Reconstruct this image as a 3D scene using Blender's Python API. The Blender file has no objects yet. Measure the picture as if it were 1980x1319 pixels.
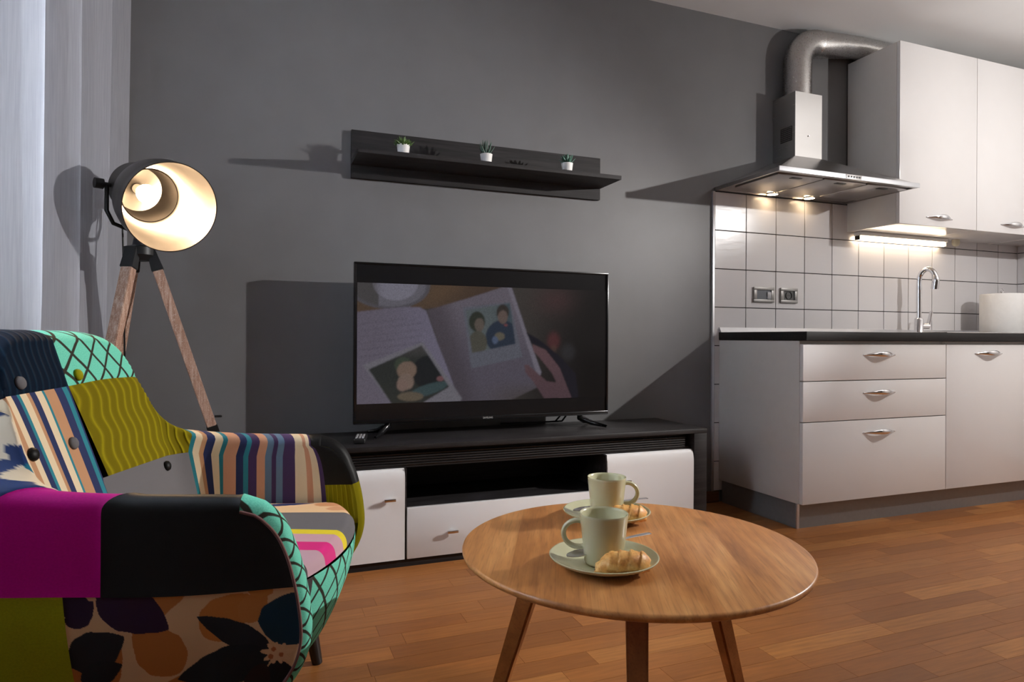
import bpy, bmesh, math, random
from mathutils import Vector, Matrix
random.seed(7)
PI = math.pi
scene = bpy.context.scene
COL = scene.collection

# ------------------------------------------------------------------ camera
cam_d = bpy.data.cameras.new('camera')
cam = bpy.data.objects.new('camera', cam_d)
COL.objects.link(cam)
cam_d.sensor_width = 36.0
cam_d.lens = 36.0 * 1263.6 / 1980.0
cam_d.shift_y = -6.17 / 1980.0
cam_d.clip_start = 0.02
YAW = 0.3687
cam.matrix_world = (Matrix.Translation((0, -2.81, 0.854)) @ Matrix.Rotation(-YAW, 4, 'Z')
                    @ Matrix.Rotation(PI / 2, 4, 'X') @ Matrix.Rotation(0.0053, 4, 'Z'))
scene.camera = cam

# ------------------------------------------------------------------ colour management
scene.view_settings.view_transform = 'Standard'
scene.view_settings.look = 'None'
scene.view_settings.gamma = 1.0
scene.view_settings.use_curve_mapping = False
scene.view_settings.exposure = 0.15

# ------------------------------------------------------------------ world (daylight outside the window)
w = bpy.data.worlds.new('daylight'); scene.world = w; w.use_nodes = True
bg = w.node_tree.nodes['Background']
bg.inputs[0].default_value = (0.80, 0.90, 1.0, 1); bg.inputs[1].default_value = 22.0

# ------------------------------------------------------------------ lights of the room and an added fill
def point_light(name, loc, power, color, radius):
    d = bpy.data.lights.new(name, 'POINT'); d.energy = power; d.color = color; d.shadow_soft_size = radius
    o = bpy.data.objects.new(name, d); COL.objects.link(o); o.location = loc
    return o
# hard white lamp in the kitchen corner, right of the frame
KEY = Vector((3.74, -1.80, 1.85))
point_light('kitchen_corner_lamp', KEY, 53, (1.0, .965, .94), .016)
# its reflector throws a beam across the room on the television wall and the armchair
kd = bpy.data.lights.new('kitchen_corner_beam', 'SPOT'); kd.energy = 440; kd.color = (1.0, .965, .94); kd.shadow_soft_size = .016
kd.spot_size = math.radians(63); kd.spot_blend = 1.0
kl = bpy.data.objects.new('kitchen_corner_beam', kd); COL.objects.link(kl); kl.location = KEY
kl.rotation_euler = (Vector((-.9, -.2, .70)) - KEY).to_track_quat('-Z', 'Y').to_euler()
point_light('room_fill_light', (3.0, -3.45, 2.05), 5.8, (1.0, .93, .86), .26)   # added soft fill light behind the camera, not a lamp of the room

# ------------------------------------------------------------------ node helpers / materials
class NT:
    def __init__(s, name):
        s.m = bpy.data.materials.new(name); s.m.use_nodes = True
        s.t = s.m.node_tree; s.b = s.t.nodes['Principled BSDF']; s.out = s.t.nodes['Material Output']
    def n(s, typ, **k):
        nd = s.t.nodes.new(typ)
        for a, v in k.items(): setattr(nd, a, v)
        return nd
    def l(s, a, b): s.t.links.new(a, b)
    def val(s, x):
        return x
    def math(s, op, a, b=None, c=None):
        nd = s.n('ShaderNodeMath', operation=op)
        for i, x in enumerate((a, b, c)):
            if x is None: continue
            if isinstance(x, (int, float)): nd.inputs[i].default_value = x
            else: s.l(x, nd.inputs[i])
        return nd.outputs[0]
    def ramp(s, fac, stops, interp='LINEAR'):
        nd = s.n('ShaderNodeValToRGB'); cr = nd.color_ramp; cr.interpolation = interp
        while len(cr.elements) > 1: cr.elements.remove(cr.elements[-1])
        cr.elements[0].position = stops[0][0]; cr.elements[0].color = (*stops[0][1], 1)
        for p, c in stops[1:]:
            e = cr.elements.new(p); e.color = (*c, 1)
        s.l(fac, nd.inputs[0]); return nd.outputs[0]
    def mix(s, fac, a, b, blend='MIX'):
        nd = s.n('ShaderNodeMix', data_type='RGBA', blend_type=blend)
        for i, x in ((0, fac), (6, a), (7, b)):
            if isinstance(x, (int, float)): nd.inputs[i].default_value = x
            elif isinstance(x, tuple): nd.inputs[i].default_value = (*x, 1)
            else: s.l(x, nd.inputs[i])
        return nd.outputs[2]
    def noise(s, vec, scale, detail=3, rough=.5):
        nd = s.n('ShaderNodeTexNoise'); nd.inputs['Scale'].default_value = scale
        nd.inputs['Detail'].default_value = detail; nd.inputs['Roughness'].default_value = rough
        if vec is not None: s.l(vec, nd.inputs['Vector'])
        return nd.outputs['Fac']
    def mapping(s, vec, scale=(1, 1, 1), rot=(0, 0, 0), loc=(0, 0, 0)):
        nd = s.n('ShaderNodeMapping'); nd.inputs['Scale'].default_value = scale
        nd.inputs['Rotation'].default_value = rot; nd.inputs['Location'].default_value = loc
        s.l(vec, nd.inputs['Vector']); return nd.outputs[0]
    def coord(s, which='Object'): return s.n('ShaderNodeTexCoord').outputs[which]
    def pos(s): return s.n('ShaderNodeNewGeometry').outputs['Position']
    def bump(s, h, strength=.3, dist=.002):
        nd = s.n('ShaderNodeBump'); nd.inputs['Strength'].default_value = strength
        nd.inputs['Distance'].default_value = dist; s.l(h, nd.inputs['Height'])
        s.l(nd.outputs[0], s.b.inputs['Normal'])
    def base(s, c):
        if isinstance(c, tuple): s.b.inputs['Base Color'].default_value = (*c, 1)
        else: s.l(c, s.b.inputs['Base Color'])
    def pbr(s, rough=.5, metal=0., spec=None, coat=None, sheen=None):
        s.b.inputs['Roughness'].default_value = rough; s.b.inputs['Metallic'].default_value = metal
        if spec is not None: s.b.inputs['Specular IOR Level'].default_value = spec
        if coat is not None: s.b.inputs['Coat Weight'].default_value = coat; s.b.inputs['Coat Roughness'].default_value = .05
        if sheen is not None: s.b.inputs['Sheen Weight'].default_value = sheen

def plain(name, c, rough=.5, metal=0., spec=None, coat=None, var=.06, scale=30, bump=0, bscale=200, sheen=None):
    n = NT(name); p = n.coord('Object')
    f = n.noise(p, scale, 3)
    lo = tuple(max(0, x * (1 - var)) for x in c); hi = tuple(x * (1 + var) for x in c)
    n.base(n.ramp(f, [(0.3, lo), (0.7, hi)])); n.pbr(rough, metal, spec, coat, sheen)
    if bump: n.bump(n.noise(p, bscale, 2), bump, .001)
    return n.m

def emit(name, c, strength):
    n = NT(name); n.base((0.9, 0.9, 0.9)); n.b.inputs['Emission Color'].default_value = (*c, 1)
    n.b.inputs['Emission Strength'].default_value = strength
    return n.m

def S(r, g, b):   # sRGB 0-255 -> linear
    f = lambda v: (v / 255 / 12.92) if v / 255 <= .04045 else ((v / 255 + .055) / 1.055) ** 2.4
    return (f(r), f(g), f(b))

M = {}
M['wall_grey'] = plain('grey_wall_paint', (.152, .152, .155), .42, var=.04, scale=6, bump=.12, bscale=260, spec=.35)
M['wall_white'] = plain('white_wall_paint', (.70, .69, .67), .6, var=.02, scale=5, bump=.1, bscale=220)
M['wall_dim'] = plain('taupe_wall_paint', (.13, .12, .11), .7, var=.03, scale=5)
M['ceiling'] = plain('ceiling_paint', (.72, .72, .72), .7, var=.015, scale=4, bump=.08, bscale=200)
M['grout'] = plain('dark_grout', (.02, .018, .018), .9, var=.2, scale=80)
M['white_gloss'] = plain('white_gloss_lacquer', (.76, .745, .74), .13, var=.01, scale=8, spec=.5)
M['white_carcass'] = plain('white_melamine', (.66, .63, .60), .35, var=.015, scale=20)
M['chrome'] = plain('polished_chrome', (.78, .78, .80), .08, 1., var=.02)
M['steel'] = None
M['plinth'] = plain('brushed_grey_plinth', (.24, .235, .235), .35, .35, var=.04, scale=60)
M['alu'] = plain('satin_aluminium', (.66, .67, .70), .3, .85, var=.03)
M['black_plastic'] = plain('black_plastic', (.012, .012, .013), .35, var=.1)
M['black_gloss'] = plain('black_gloss_plastic', (.008, .008, .009), .16, var=.05)
M['dark_metal'] = plain('bronze_black_metal', (.035, .028, .024), .38, .6, var=.1)
M['black_metal'] = plain('matt_black_metal', (.015, .015, .016), .45, .4, var=.1)
M['white_plastic'] = plain('white_plastic', (.75, .74, .72), .35, var=.02)
M['cream_plastic'] = plain('cream_plastic', (.62, .57, .42), .4, var=.04)
M['ceramic'] = plain('sage_green_stoneware', S(196, 194, 160), .22, var=.03, scale=12, coat=.3)
M['pot'] = plain('white_pot', (.72, .70, .68), .5, var=.03)
M['soil'] = plain('soil', (.04, .025, .018), .9, var=.3, scale=120)
M['leaf_bright'] = plain('bright_leaf', S(72, 104, 40), .5, var=.35, scale=60)
M['leaf_dark'] = plain('dark_leaf', S(52, 78, 66), .45, var=.35, scale=60)
M['leaf_blue'] = plain('blue_green_leaf', S(64, 102, 88), .45, var=.35, scale=60)
M['paper'] = plain('kitchen_paper', (.80, .79, .77), .9, var=.02, scale=40, bump=.5, bscale=120)
M['spoon'] = plain('spoon_steel', (.80, .79, .82), .34, .9, var=.03)
M['cable'] = plain('black_cable', (.01, .01, .01), .5)
M['bezel_grey'] = plain('grey_socket_metal', (.30, .29, .28), .4, .4, var=.04)
M['logo'] = plain('logo_silver', (.55, .55, .55), .4, .3)

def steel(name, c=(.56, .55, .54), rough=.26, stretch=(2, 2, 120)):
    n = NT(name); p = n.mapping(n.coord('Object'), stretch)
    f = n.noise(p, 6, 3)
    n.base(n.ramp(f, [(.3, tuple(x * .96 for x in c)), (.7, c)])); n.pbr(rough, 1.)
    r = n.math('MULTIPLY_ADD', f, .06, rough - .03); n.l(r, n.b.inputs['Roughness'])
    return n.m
M['steel'] = steel('brushed_steel')
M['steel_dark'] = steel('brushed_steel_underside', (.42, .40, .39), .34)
M['foil'] = steel('aluminium_foil', (.55, .54, .53), .28, (30, 30, 30))
M['shade_in'] = plain('shade_inside_silver', (.15, .142, .136), .30, 1.0, var=.05)

def dark_wood(name, c0, c1, rough=.45, axis=0):
    n = NT(name); sc = [40, 40, 40]; sc[axis] = 2.2
    p = n.mapping(n.coord('Object'), tuple(sc))
    f = n.noise(p, 2.0, 5, .6)
    n.base(n.ramp(f, [(.3, c0), (.55, tuple((a + b) / 2 for a, b in zip(c0, c1))), (.75, c1)]))
    n.pbr(rough, spec=.3); n.bump(f, .25, .001); return n.m
M['stand_wood'] = dark_wood('anthracite_oak', (.012, .011, .0115), (.040, .036, .037), .42)
M['worktop'] = dark_wood('black_worktop', (.007, .006, .006), (.020, .018, .018), .6)
M['shelf_wood'] = dark_wood('anthracite_shelf', (.014, .013, .0135), (.034, .031, .032), .75)
M['baseboard'] = dark_wood('brown_baseboard', (.09, .035, .014), (.20, .085, .035), .4)

def parquet():
    n = NT('parquet_oak')
    info = n.n('ShaderNodeObjectInfo'); rnd = info.outputs['Random']
    off = n.n('ShaderNodeCombineXYZ')
    n.l(n.math('MULTIPLY', rnd, 37.0), off.inputs[0]); n.l(n.math('MULTIPLY', rnd, 91.0), off.inputs[1])
    va = n.n('ShaderNodeVectorMath', operation='ADD'); n.l(n.pos(), va.inputs[0]); n.l(off.outputs[0], va.inputs[1])
    p = n.mapping(va.outputs[0], (3.0, 42, 42))
    f = n.noise(p, 2.2, 6, .62)
    p2 = n.mapping(va.outputs[0], (8, 160, 160)); f2 = n.noise(p2, 2.5, 3)
    tone = n.ramp(rnd, [(0, S(128, 76, 36)), (.2, S(158, 98, 48)), (.45, S(170, 108, 54)), (.62, S(146, 86, 40)), (.8, S(190, 128, 68)), (1, S(118, 66, 34))])
    c = n.mix(n.math('MULTIPLY', n.ramp(f, [(.35, (0, 0, 0)), (.7, (1, 1, 1))]), .55), tone, S(96, 54, 26))
    c = n.mix(n.math('MULTIPLY', f2, .35), c, S(190, 132, 82))
    n.base(c); n.pbr(.34, spec=.25)
    n.l(n.math('MULTIPLY_ADD', f2, .14, .32), n.b.inputs['Roughness'])
    n.bump(f2, .08, .0006); return n.m
M['parquet'] = parquet()
M['floor_base'] = plain('floor_joint', (.035, .018, .009), .8)

def oak_table(name, c0, c1, c2, rot, stave=.135, rough=.34):
    n = NT(name)
    p = n.mapping(n.coord('Object'), (1, 1, 1), (0, 0, rot))
    sep = n.n('ShaderNodeSeparateXYZ'); n.l(p, sep.inputs[0])
    st = n.math('FLOOR', n.math('MULTIPLY_ADD', sep.outputs[1], 1 / stave, .32))
    wn = n.n('ShaderNodeTexWhiteNoise', noise_dimensions='1D'); n.l(st, wn.inputs['W'])
    cb = n.n('ShaderNodeCombineXYZ'); n.l(n.math('MULTIPLY', wn.outputs[0], 13.), cb.inputs[0])
    va = n.n('ShaderNodeVectorMath', operation='ADD'); n.l(p, va.inputs[0]); n.l(cb.outputs[0], va.inputs[1])
    big = n.noise(n.mapping(va.outputs[0], (2.0, 9, 9)), 1.6, 4, .6)
    fine = n.noise(n.mapping(va.outputs[0], (14, 260, 260)), 1.0, 3)
    w = n.n('ShaderNodeTexWave', wave_type='BANDS', bands_direction='Y'); w.inputs['Scale'].default_value = 5
    w.inputs['Distortion'].default_value = 9; w.inputs['Detail'].default_value = 3; w.inputs['Detail Scale'].default_value = .8
    n.l(n.mapping(va.outputs[0], (.45, 2.6, 1)), w.inputs['Vector'])
    c = n.ramp(big, [(.28, c0), (.5, c1), (.74, c2)])
    c = n.mix(n.math('MULTIPLY', w.outputs['Fac'], .28), c, c0)
    c = n.mix(n.math('MULTIPLY', wn.outputs[0], .34), c, c2)
    c = n.mix(n.math('MULTIPLY', n.ramp(fine, [(.5, (0, 0, 0)), (.68, (1, 1, 1))]), .26), c, tuple(x * .42 for x in c0))
    vo = n.n('ShaderNodeTexVoronoi'); vo.inputs['Scale'].default_value = 4.6; n.l(n.mapping(va.outputs[0], (.8, 1.25, 1)), vo.inputs['Vector'])
    c = n.mix(n.ramp(vo.outputs['Distance'], [(0, (.75, .75, .75)), (.06, (.4, .4, .4)), (.16, (0, 0, 0))]), c, tuple(x * .3 for x in c0))
    n.base(c); n.pbr(rough, spec=.42); n.bump(fine, .2, .0006); return n.m
M['oak_top'] = oak_table('oiled_oak_top', S(148, 90, 46), S(198, 134, 76), S(224, 166, 104), -PI / 2 + math.atan2(.43, .9) )
M['oak_leg'] = oak_table('oiled_oak_leg', S(126, 72, 34), S(160, 98, 50), S(180, 118, 66), PI / 2, .5)

def leg_wood():
    n = NT('bleached_leg_wood'); p = n.mapping(n.coord('Object'), (60, 60, 5))
    f = n.noise(p, 2, 6, .7); g = n.noise(n.coord('Object'), 260, 2)
    c = n.ramp(f, [(.3, S(120, 84, 66)), (.5, S(160, 124, 104)), (.72, S(196, 172, 156))])
    c = n.mix(n.math('MULTIPLY', n.ramp(g, [(.55, (0, 0, 0)), (.7, (1, 1, 1))]), .5), c, S(205, 190, 178))
    n.base(c); n.pbr(.6); n.bump(f, .3, .001); return n.m
M['lamp_leg'] = leg_wood()

def tile_mat():
    n = NT('grey_glazed_tile'); info = n.n('ShaderNodeObjectInfo')
    p = n.mapping(n.pos(), (3, 3, 60)); f = n.noise(p, 2, 3)
    c = n.ramp(info.outputs['Random'], [(0, (.60, .58, .585)), (1, (.66, .64, .645))])
    n.base(n.mix(n.math('MULTIPLY', f, .10), c, (.78, .76, .77))); n.pbr(.22, spec=.5)
    n.bump(n.noise(n.mapping(n.pos(), (5, 5, 14)), 2, 2), .25, .0016); return n.m
M['tile'] = tile_mat()

def croissant_mat():
    n = NT('baked_croissant'); p = n.coord('Object')
    f = n.noise(p, 55, 4, .6); g = n.noise(p, 160, 3)
    c = n.ramp(f, [(.3, S(200, 124, 48)), (.5, S(236, 176, 96)), (.7, S(248, 208, 136))])
    c = n.mix(n.math('MULTIPLY', n.ramp(g, [(.5, (0, 0, 0)), (.75, (1, 1, 1))]), .4), c, S(150, 74, 26))
    n.base(c); n.pbr(.5); n.bump(g, .5, .001); return n.m
M['croissant'] = croissant_mat()

def curtain_mat():
    n = NT('sheer_curtain_cloth'); t = n.t
    p = n.mapping(n.coord('Object'), (60, 60, 2)); f = n.noise(p, 4, 3)
    d = n.n('ShaderNodeBsdfDiffuse'); tr = n.n('ShaderNodeBsdfTranslucent'); tp = n.n('ShaderNodeBsdfTransparent')
    c = n.ramp(f, [(.3, (.56, .57, .63)), (.7, (.66, .67, .72))])
    n.l(n.mix(.42, c, (.05, .05, .06)), d.inputs[0]); n.l(c, tr.inputs[0])
    m1 = n.n('ShaderNodeMixShader'); m1.inputs[0].default_value = .42; n.l(d.outputs[0], m1.inputs[1]); n.l(tr.outputs[0], m1.inputs[2])
    m2 = n.n('ShaderNodeMixShader'); m2.inputs[0].default_value = .16; n.l(m1.outputs[0], m2.inputs[1]); n.l(tp.outputs[0], m2.inputs[2])
    n.l(m2.outputs[0], n.out.inputs[0]); return n.m
M['curtain'] = curtain_mat()
def pane_mat():
    n = NT('window_pane'); g = n.n('ShaderNodeBsdfGlossy'); g.inputs['Roughness'].default_value = .02
    tp = n.n('ShaderNodeBsdfTransparent'); m = n.n('ShaderNodeMixShader'); m.inputs[0].default_value = .06
    n.l(tp.outputs[0], m.inputs[1]); n.l(g.outputs[0], m.inputs[2]); n.l(m.outputs[0], n.out.inputs[0]); return n.m
M['pane'] = pane_mat()

def attr_mat(name, rough=.7, emission=0., spec=.3):
    n = NT(name); a = n.n('ShaderNodeAttribute'); a.attribute_name = 'print'
    n.pbr(rough, spec=spec)
    if emission:
        n.base((.004, .004, .004)); n.l(a.outputs['Color'], n.b.inputs['Emission Color']); n.b.inputs['Emission Strength'].default_value = emission
    else: n.base(a.outputs['Color'])
    return n
M['screen'] = attr_mat('lit_screen', .16, 1.0, .4).m
fl = attr_mat('printed_satin', .6, spec=.2); fl.bump(fl.noise(fl.coord('UV'), 900, 2), .15, .0005); M['floral'] = fl.m

# ---- chair fabrics, patterns in UV metres
def fabric(name, colour, rough=.8, sheen=.2, nscale=700, var=.12, bumpv=.4):
    n = NT(name); uv = n.coord('UV'); f = n.noise(uv, nscale, 2)
    n.base(n.ramp(f, [(.3, tuple(x * (1 - var) for x in colour)), (.7, tuple(x * (1 + var) for x in colour))]))
    n.pbr(rough, spec=.12 if rough > .5 else .22); n.bump(f, bumpv, .0006); return n.m
M['f_magenta'] = fabric('magenta_velvet', S(168, 0, 112), .7, .15, 300, .08)
M['f_lime'] = fabric('lime_velvet', S(140, 138, 12), .8, .15, 300, .08)
M['f_grey'] = fabric('grey_weave', S(104, 102, 104), .9, .1, 1400, .3)
M['f_darkgrey'] = fabric('charcoal_velvet', S(66, 60, 62), .8, .3, 300, .12)
M['f_leather'] = fabric('black_leather', (.005, .005, .005), .5, 0, 500, .2, .15)
M['f_yellow_piping'] = fabric('yellow_piping', S(196, 186, 30), .7, .1)
M['f_grey_piping'] = fabric('grey_piping', S(120, 122, 122), .7, .1)
M['f_mauve_piping'] = fabric('mauve_piping', S(120, 86, 84), .7, .1)
M['f_under'] = fabric('black_underlining', (.01, .01, .01), .9, 0)

def ribbed(name, c0, c1, period, wav, wper, bump=.8):
    n = NT(name); uv = n.coord('UV'); sep = n.n('ShaderNodeSeparateXYZ'); n.l(uv, sep.inputs[0])
    ns = n.noise(uv, 9, 2)
    ph = n.math('MULTIPLY_ADD', ns, 2.4, n.math('MULTIPLY', sep.outputs[1], 2 * PI / wper))
    u = n.math('ADD', sep.outputs[0], n.math('MULTIPLY', n.math('SINE', ph), wav))
    s = n.math('SINE', n.math('MULTIPLY', u, 2 * PI / period))
    r = n.math('POWER', n.math('MULTIPLY_ADD', s, .5, .5), 4.0)
    fz = n.noise(uv, 900, 2)
    c = n.ramp(r, [(0, c0), (1, c1)]); c = n.mix(n.math('MULTIPLY', fz, .25), c, tuple(x * .5 for x in c0))
    n.base(c); n.pbr(.85, spec=.1); n.bump(r, bump, .004); return n.m
M['f_olive'] = ribbed('olive_ribbed_velvet', S(112, 100, 6), S(150, 138, 16), .030, .0055, .085)
M['f_olive_plain'] = ribbed('olive_corduroy', S(126, 118, 8), S(150, 140, 20), .012, .001, .1, .5)
M['f_navy'] = ribbed('navy_ribbed_velvet', S(8, 22, 38), S(18, 40, 58), .014, .002, .09, .6)

def netmat():
    n = NT('teal_net_print'); uv = n.coord('UV'); sep = n.n('ShaderNodeSeparateXYZ'); n.l(uv, sep.inputs[0])
    wob = n.math('MULTIPLY_ADD', n.noise(uv, 14, 1), .012, -.006)
    a = n.math('MULTIPLY', n.math('ADD', sep.outputs[0], wob), 1 / .060); b = n.math('MULTIPLY', sep.outputs[1], 1 / .068)
    def line(x): return n.math('ABSOLUTE', n.math('SUBTRACT', n.math('FRACT', x), .5))
    d = n.math('MINIMUM', line(n.math('ADD', a, b)), line(n.math('SUBTRACT', a, b)))
    m = n.ramp(d, [(.055, (1, 1, 1)), (.085, (0, 0, 0))])
    f = n.noise(uv, 500, 2)
    c = n.ramp(f, [(.3, S(96, 192, 166)), (.7, S(122, 214, 188))])
    n.base(n.mix(m, c, S(52, 50, 42))); n.pbr(.8, spec=.12); n.bump(f, .2, .0005); return n.m
M['f_net'] = netmat()

CR, TN, NV, TL, PU, GB = S(226, 204, 168), S(188, 138, 98), S(14, 32, 84), S(22, 124, 138), S(62, 34, 84), S(92, 118, 142)
PE = S(204, 146, 112)
def stripes(name, seq):
    n = NT(name); uv = n.coord('UV'); sep = n.n('ShaderNodeSeparateXYZ'); n.l(uv, sep.inputs[0])
    tot = sum(w_ for _, w_ in seq); st = []; x = 0
    for c, w_ in seq: st.append((x / tot, c)); x += w_
    # more than 32 stops are not allowed
    c = n.ramp(sep.outputs[0], st[:32], 'CONSTANT')
    f = n.noise(uv, 300, 2)
    n.base(n.mix(n.math('MULTIPLY', f, .12), c, (.3, .3, .3))); n.pbr(.6, spec=.2); n.bump(f, .15, .0005); return n.m
M['f_stripe_arm'] = stripes('striped_satin_arm', [(TL, 8), (CR, 14), (TN, 9), (NV, 17), (CR, 17), (TL, 9), (PE, 24), (NV, 14), (TL, 9), (PU, 16), (PE, 16), (GB, 12), (PU, 9), (GB, 12), (PU, 25), (CR, 23), (PE, 11), (CR, 15), (PU, 9)])
M['f_stripe_back'] = stripes('striped_satin_back', [(CR, 10), (TN, 8), (CR, 9), (NV, 9), (TL, 5), (CR, 6), (CR, 5), (TN, 6), (NV, 10), (CR, 12), (TL, 4), (TN, 20), (NV, 15), (TL, 10), (NV, 5)])
M['f_stripe_seat'] = stripes('striped_satin_seat', [(S(58, 50, 54), 3), (S(186, 150, 160), 10), (S(214, 20, 120), 8), (S(196, 152, 162), 8), (S(222, 200, 24), 4)])

# ------------------------------------------------------------------ mesh helpers
def link(o, parent=None):
    COL.objects.link(o)
    if parent is not None: o.parent = parent
    return o
def tag(o, label=None, cat=None, group=None, kind=None):
    if label: o['label'] = label
    if cat: o['category'] = cat
    if group: o['group'] = group
    if kind: o['kind'] = kind
    return o
def thing(name, label, cat, loc=(0, 0, 0), rz=0., group=None):
    o = bpy.data.objects.new(name, None); o.empty_display_size = .05
    link(o); o.location = loc; o.rotation_euler = (0, 0, rz)
    return tag(o, label, cat, group)
def mesh(name, V, Fc, mat, parent=None, smooth=False, uv=None, world=True, printc=None, uvf=None):
    """V in world coordinates unless world=False (then local to the parent)."""
    if parent is not None and world:
        p = parent; off = Vector((0, 0, 0))
        while p is not None: off += Vector(p.location); p = p.parent
        V = [(v[0] - off.x, v[1] - off.y, v[2] - off.z) for v in V]
    me = bpy.data.meshes.new(name); me.from_pydata([tuple(v) for v in V], [], Fc); me.update()
    if mat is not None: me.materials.append(mat)
    if smooth: me.polygons.foreach_set('use_smooth', [True] * len(me.polygons))
    if uv is not None:
        lay = me.uv_layers.new(name='UVMap'); li = [0] * len(me.loops); me.loops.foreach_get('vertex_index', li)
        flat = []
        for i in li: flat.extend(uv[i])
        lay.data.foreach_set('uv', flat)
    if printc is not None:
        at = me.color_attributes.new('print', 'FLOAT_COLOR', 'POINT'); flat = []
        for c in printc: flat.extend((c[0], c[1], c[2], 1.))
        at.data.foreach_set('color', flat)
    return link(bpy.data.objects.new(name, me), parent)
def bm_box(bm, x0, x1, y0, y1, z0, z1, bevel=0., seg=2):
    r = bmesh.ops.create_cube(bm, size=1.0); vs = r['verts']
    for v in vs:
        v.co = Vector((x0 + (v.co.x + .5) * (x1 - x0), y0 + (v.co.y + .5) * (y1 - y0), z0 + (v.co.z + .5) * (z1 - z0)))
    if bevel:
        es = list({e for v in vs for e in v.link_edges})
        bmesh.ops.bevel(bm, geom=es, offset=bevel, segments=seg, affect='EDGES', profile=.5)
def from_bm(name, bm, mat, parent=None, world=True, smooth_angle=None):
    if parent is not None and world:
        p = parent; off = Vector((0, 0, 0))
        while p is not None: off += Vector(p.location); p = p.parent
        for v in bm.verts: v.co -= off
    me = bpy.data.meshes.new(name); bm.to_mesh(me); bm.free()
    if mat is not None: me.materials.append(mat)
    if smooth_angle:
        me.polygons.foreach_set('use_smooth', [True] * len(me.polygons)); me.set_sharp_from_angle(angle=smooth_angle)
    return link(bpy.data.objects.new(name, me), parent)
def box(name, x0, x1, y0, y1, z0, z1, mat, parent=None, bevel=0., seg=2, world=True):
    bm = bmesh.new(); bm_box(bm, x0, x1, y0, y1, z0, z1, bevel, seg)
    return from_bm(name, bm, mat, parent, world, .6 if bevel else None)
def boxes(name, lst, mat, parent=None, bevel=0., world=True):
    bm = bmesh.new()
    for b in lst: bm_box(bm, *b, bevel)
    return from_bm(name, bm, mat, parent, world, .6 if bevel else None)
def grid_faces(n, m, closed_n=False, closed_m=False, off=0, flip=False):
    """vertex index i*m+j, i<n, j<m"""
    F_ = []
    for i in range(n if closed_n else n - 1):
        for j in range(m if closed_m else m - 1):
            a = i * m + j; b = ((i + 1) % n) * m + j; c = ((i + 1) % n) * m + (j + 1) % m; d = i * m + (j + 1) % m
            q = (a, b, c, d)
            F_.append(tuple(off + k for k in (q[::-1] if flip else q)))
    return F_
def lathe_vf(prof, seg=32, cap0=False, cap1=False):
    V, F_ = [], []
    m = len(prof)
    for i in range(seg):
        a = 2 * PI * i / seg
        for r, z in prof: V.append((r * math.cos(a), r * math.sin(a), z))
    F_ = grid_faces(seg, m, closed_n=True)
    if cap0: F_.append(tuple(i * m for i in range(seg))[::-1])
    if cap1: F_.append(tuple(i * m + m - 1 for i in range(seg)))
    return V, F_
def xform(V, mat): return [tuple(mat @ Vector(v)) for v in V]
def lathe(name, prof, mat, parent, at=(0, 0, 0), seg=32, axis=None, world=True, cap0=False, cap1=False, smooth=True, sharp=.7):
    V, F_ = lathe_vf(prof, seg, cap0, cap1)
    R = Matrix.Identity(4)
    if axis is not None: R = Vector((0, 0, 1)).rotation_difference(Vector(axis).normalized()).to_matrix().to_4x4()
    V = xform(V, Matrix.Translation(at) @ R)
    o = mesh(name, V, F_, mat, parent, smooth, world=world)
    if smooth: o.data.set_sharp_from_angle(angle=sharp)
    return o
def tube_vf(path, rad, seg=12, closed=False, caps=True, flat=None):
    path = [Vector(p) for p in path]; n = len(path); V = []; prev = None
    for i, p in enumerate(path):
        if closed: t = path[(i + 1) % n] - path[i - 1]
        else: t = path[min(i + 1, n - 1)] - path[max(i - 1, 0)]
        t.normalize()
        if prev is None:
            up = Vector((0, 0, 1)) if abs(t.z) < .9 else Vector((0, 1, 0))
            u = t.cross(up).normalized()
        else: u = (prev - t * prev.dot(t)).normalized()
        prev = u; v = t.cross(u)
        r = rad[i] if isinstance(rad, (list, tuple)) else rad
        for k in range(seg):
            a = 2 * PI * k / seg
            V.append(p + u * (r * math.cos(a)) + v * (r * math.sin(a) * (flat if flat else 1)))
    F_ = grid_faces(n, seg, closed_n=closed, closed_m=True, flip=True)
    if caps and not closed:
        F_.append(tuple(range(seg))); F_.append(tuple(range((n - 1) * seg, n * seg))[::-1])
    return V, F_
def tube(name, path, rad, mat, parent=None, seg=12, closed=False, world=True, flat=None):
    V, F_ = tube_vf(path, rad, seg, closed, True, flat)
    o = mesh(name, V, F_, mat, parent, True, world=world); o.data.set_sharp_from_angle(angle=.9); return o
def beam(name, p0, p1, w0, w1, d0, d1, mat, parent, wdir, world=True, bevel=.002):
    """tapered rectangular bar; wdir = rough width direction"""
    p0, p1 = Vector(p0), Vector(p1); t = (p1 - p0).normalized(); wv = Vector(wdir); wv = (wv - t * wv.dot(t)).normalized(); dv = t.cross(wv)
    bm = bmesh.new(); vs = []
    for p, a, b in ((p0, w0, d0), (p1, w1, d1)):
        for sx, sy in ((-1, -1), (1, -1), (1, 1), (-1, 1)): vs.append(bm.verts.new(p + wv * (a * sx / 2) + dv * (b * sy / 2)))
    bm.faces.new(vs[0:4][::-1]); bm.faces.new(vs[4:8])
    for i in range(4): bm.faces.new((vs[i], vs[(i + 1) % 4], vs[4 + (i + 1) % 4], vs[4 + i]))
    bmesh.ops.recalc_face_normals(bm, faces=bm.faces)
    if bevel: bmesh.ops.bevel(bm, geom=list(bm.edges), offset=bevel, segments=2, affect='EDGES')
    return from_bm(name, bm, mat, parent, world, .6)
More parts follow.
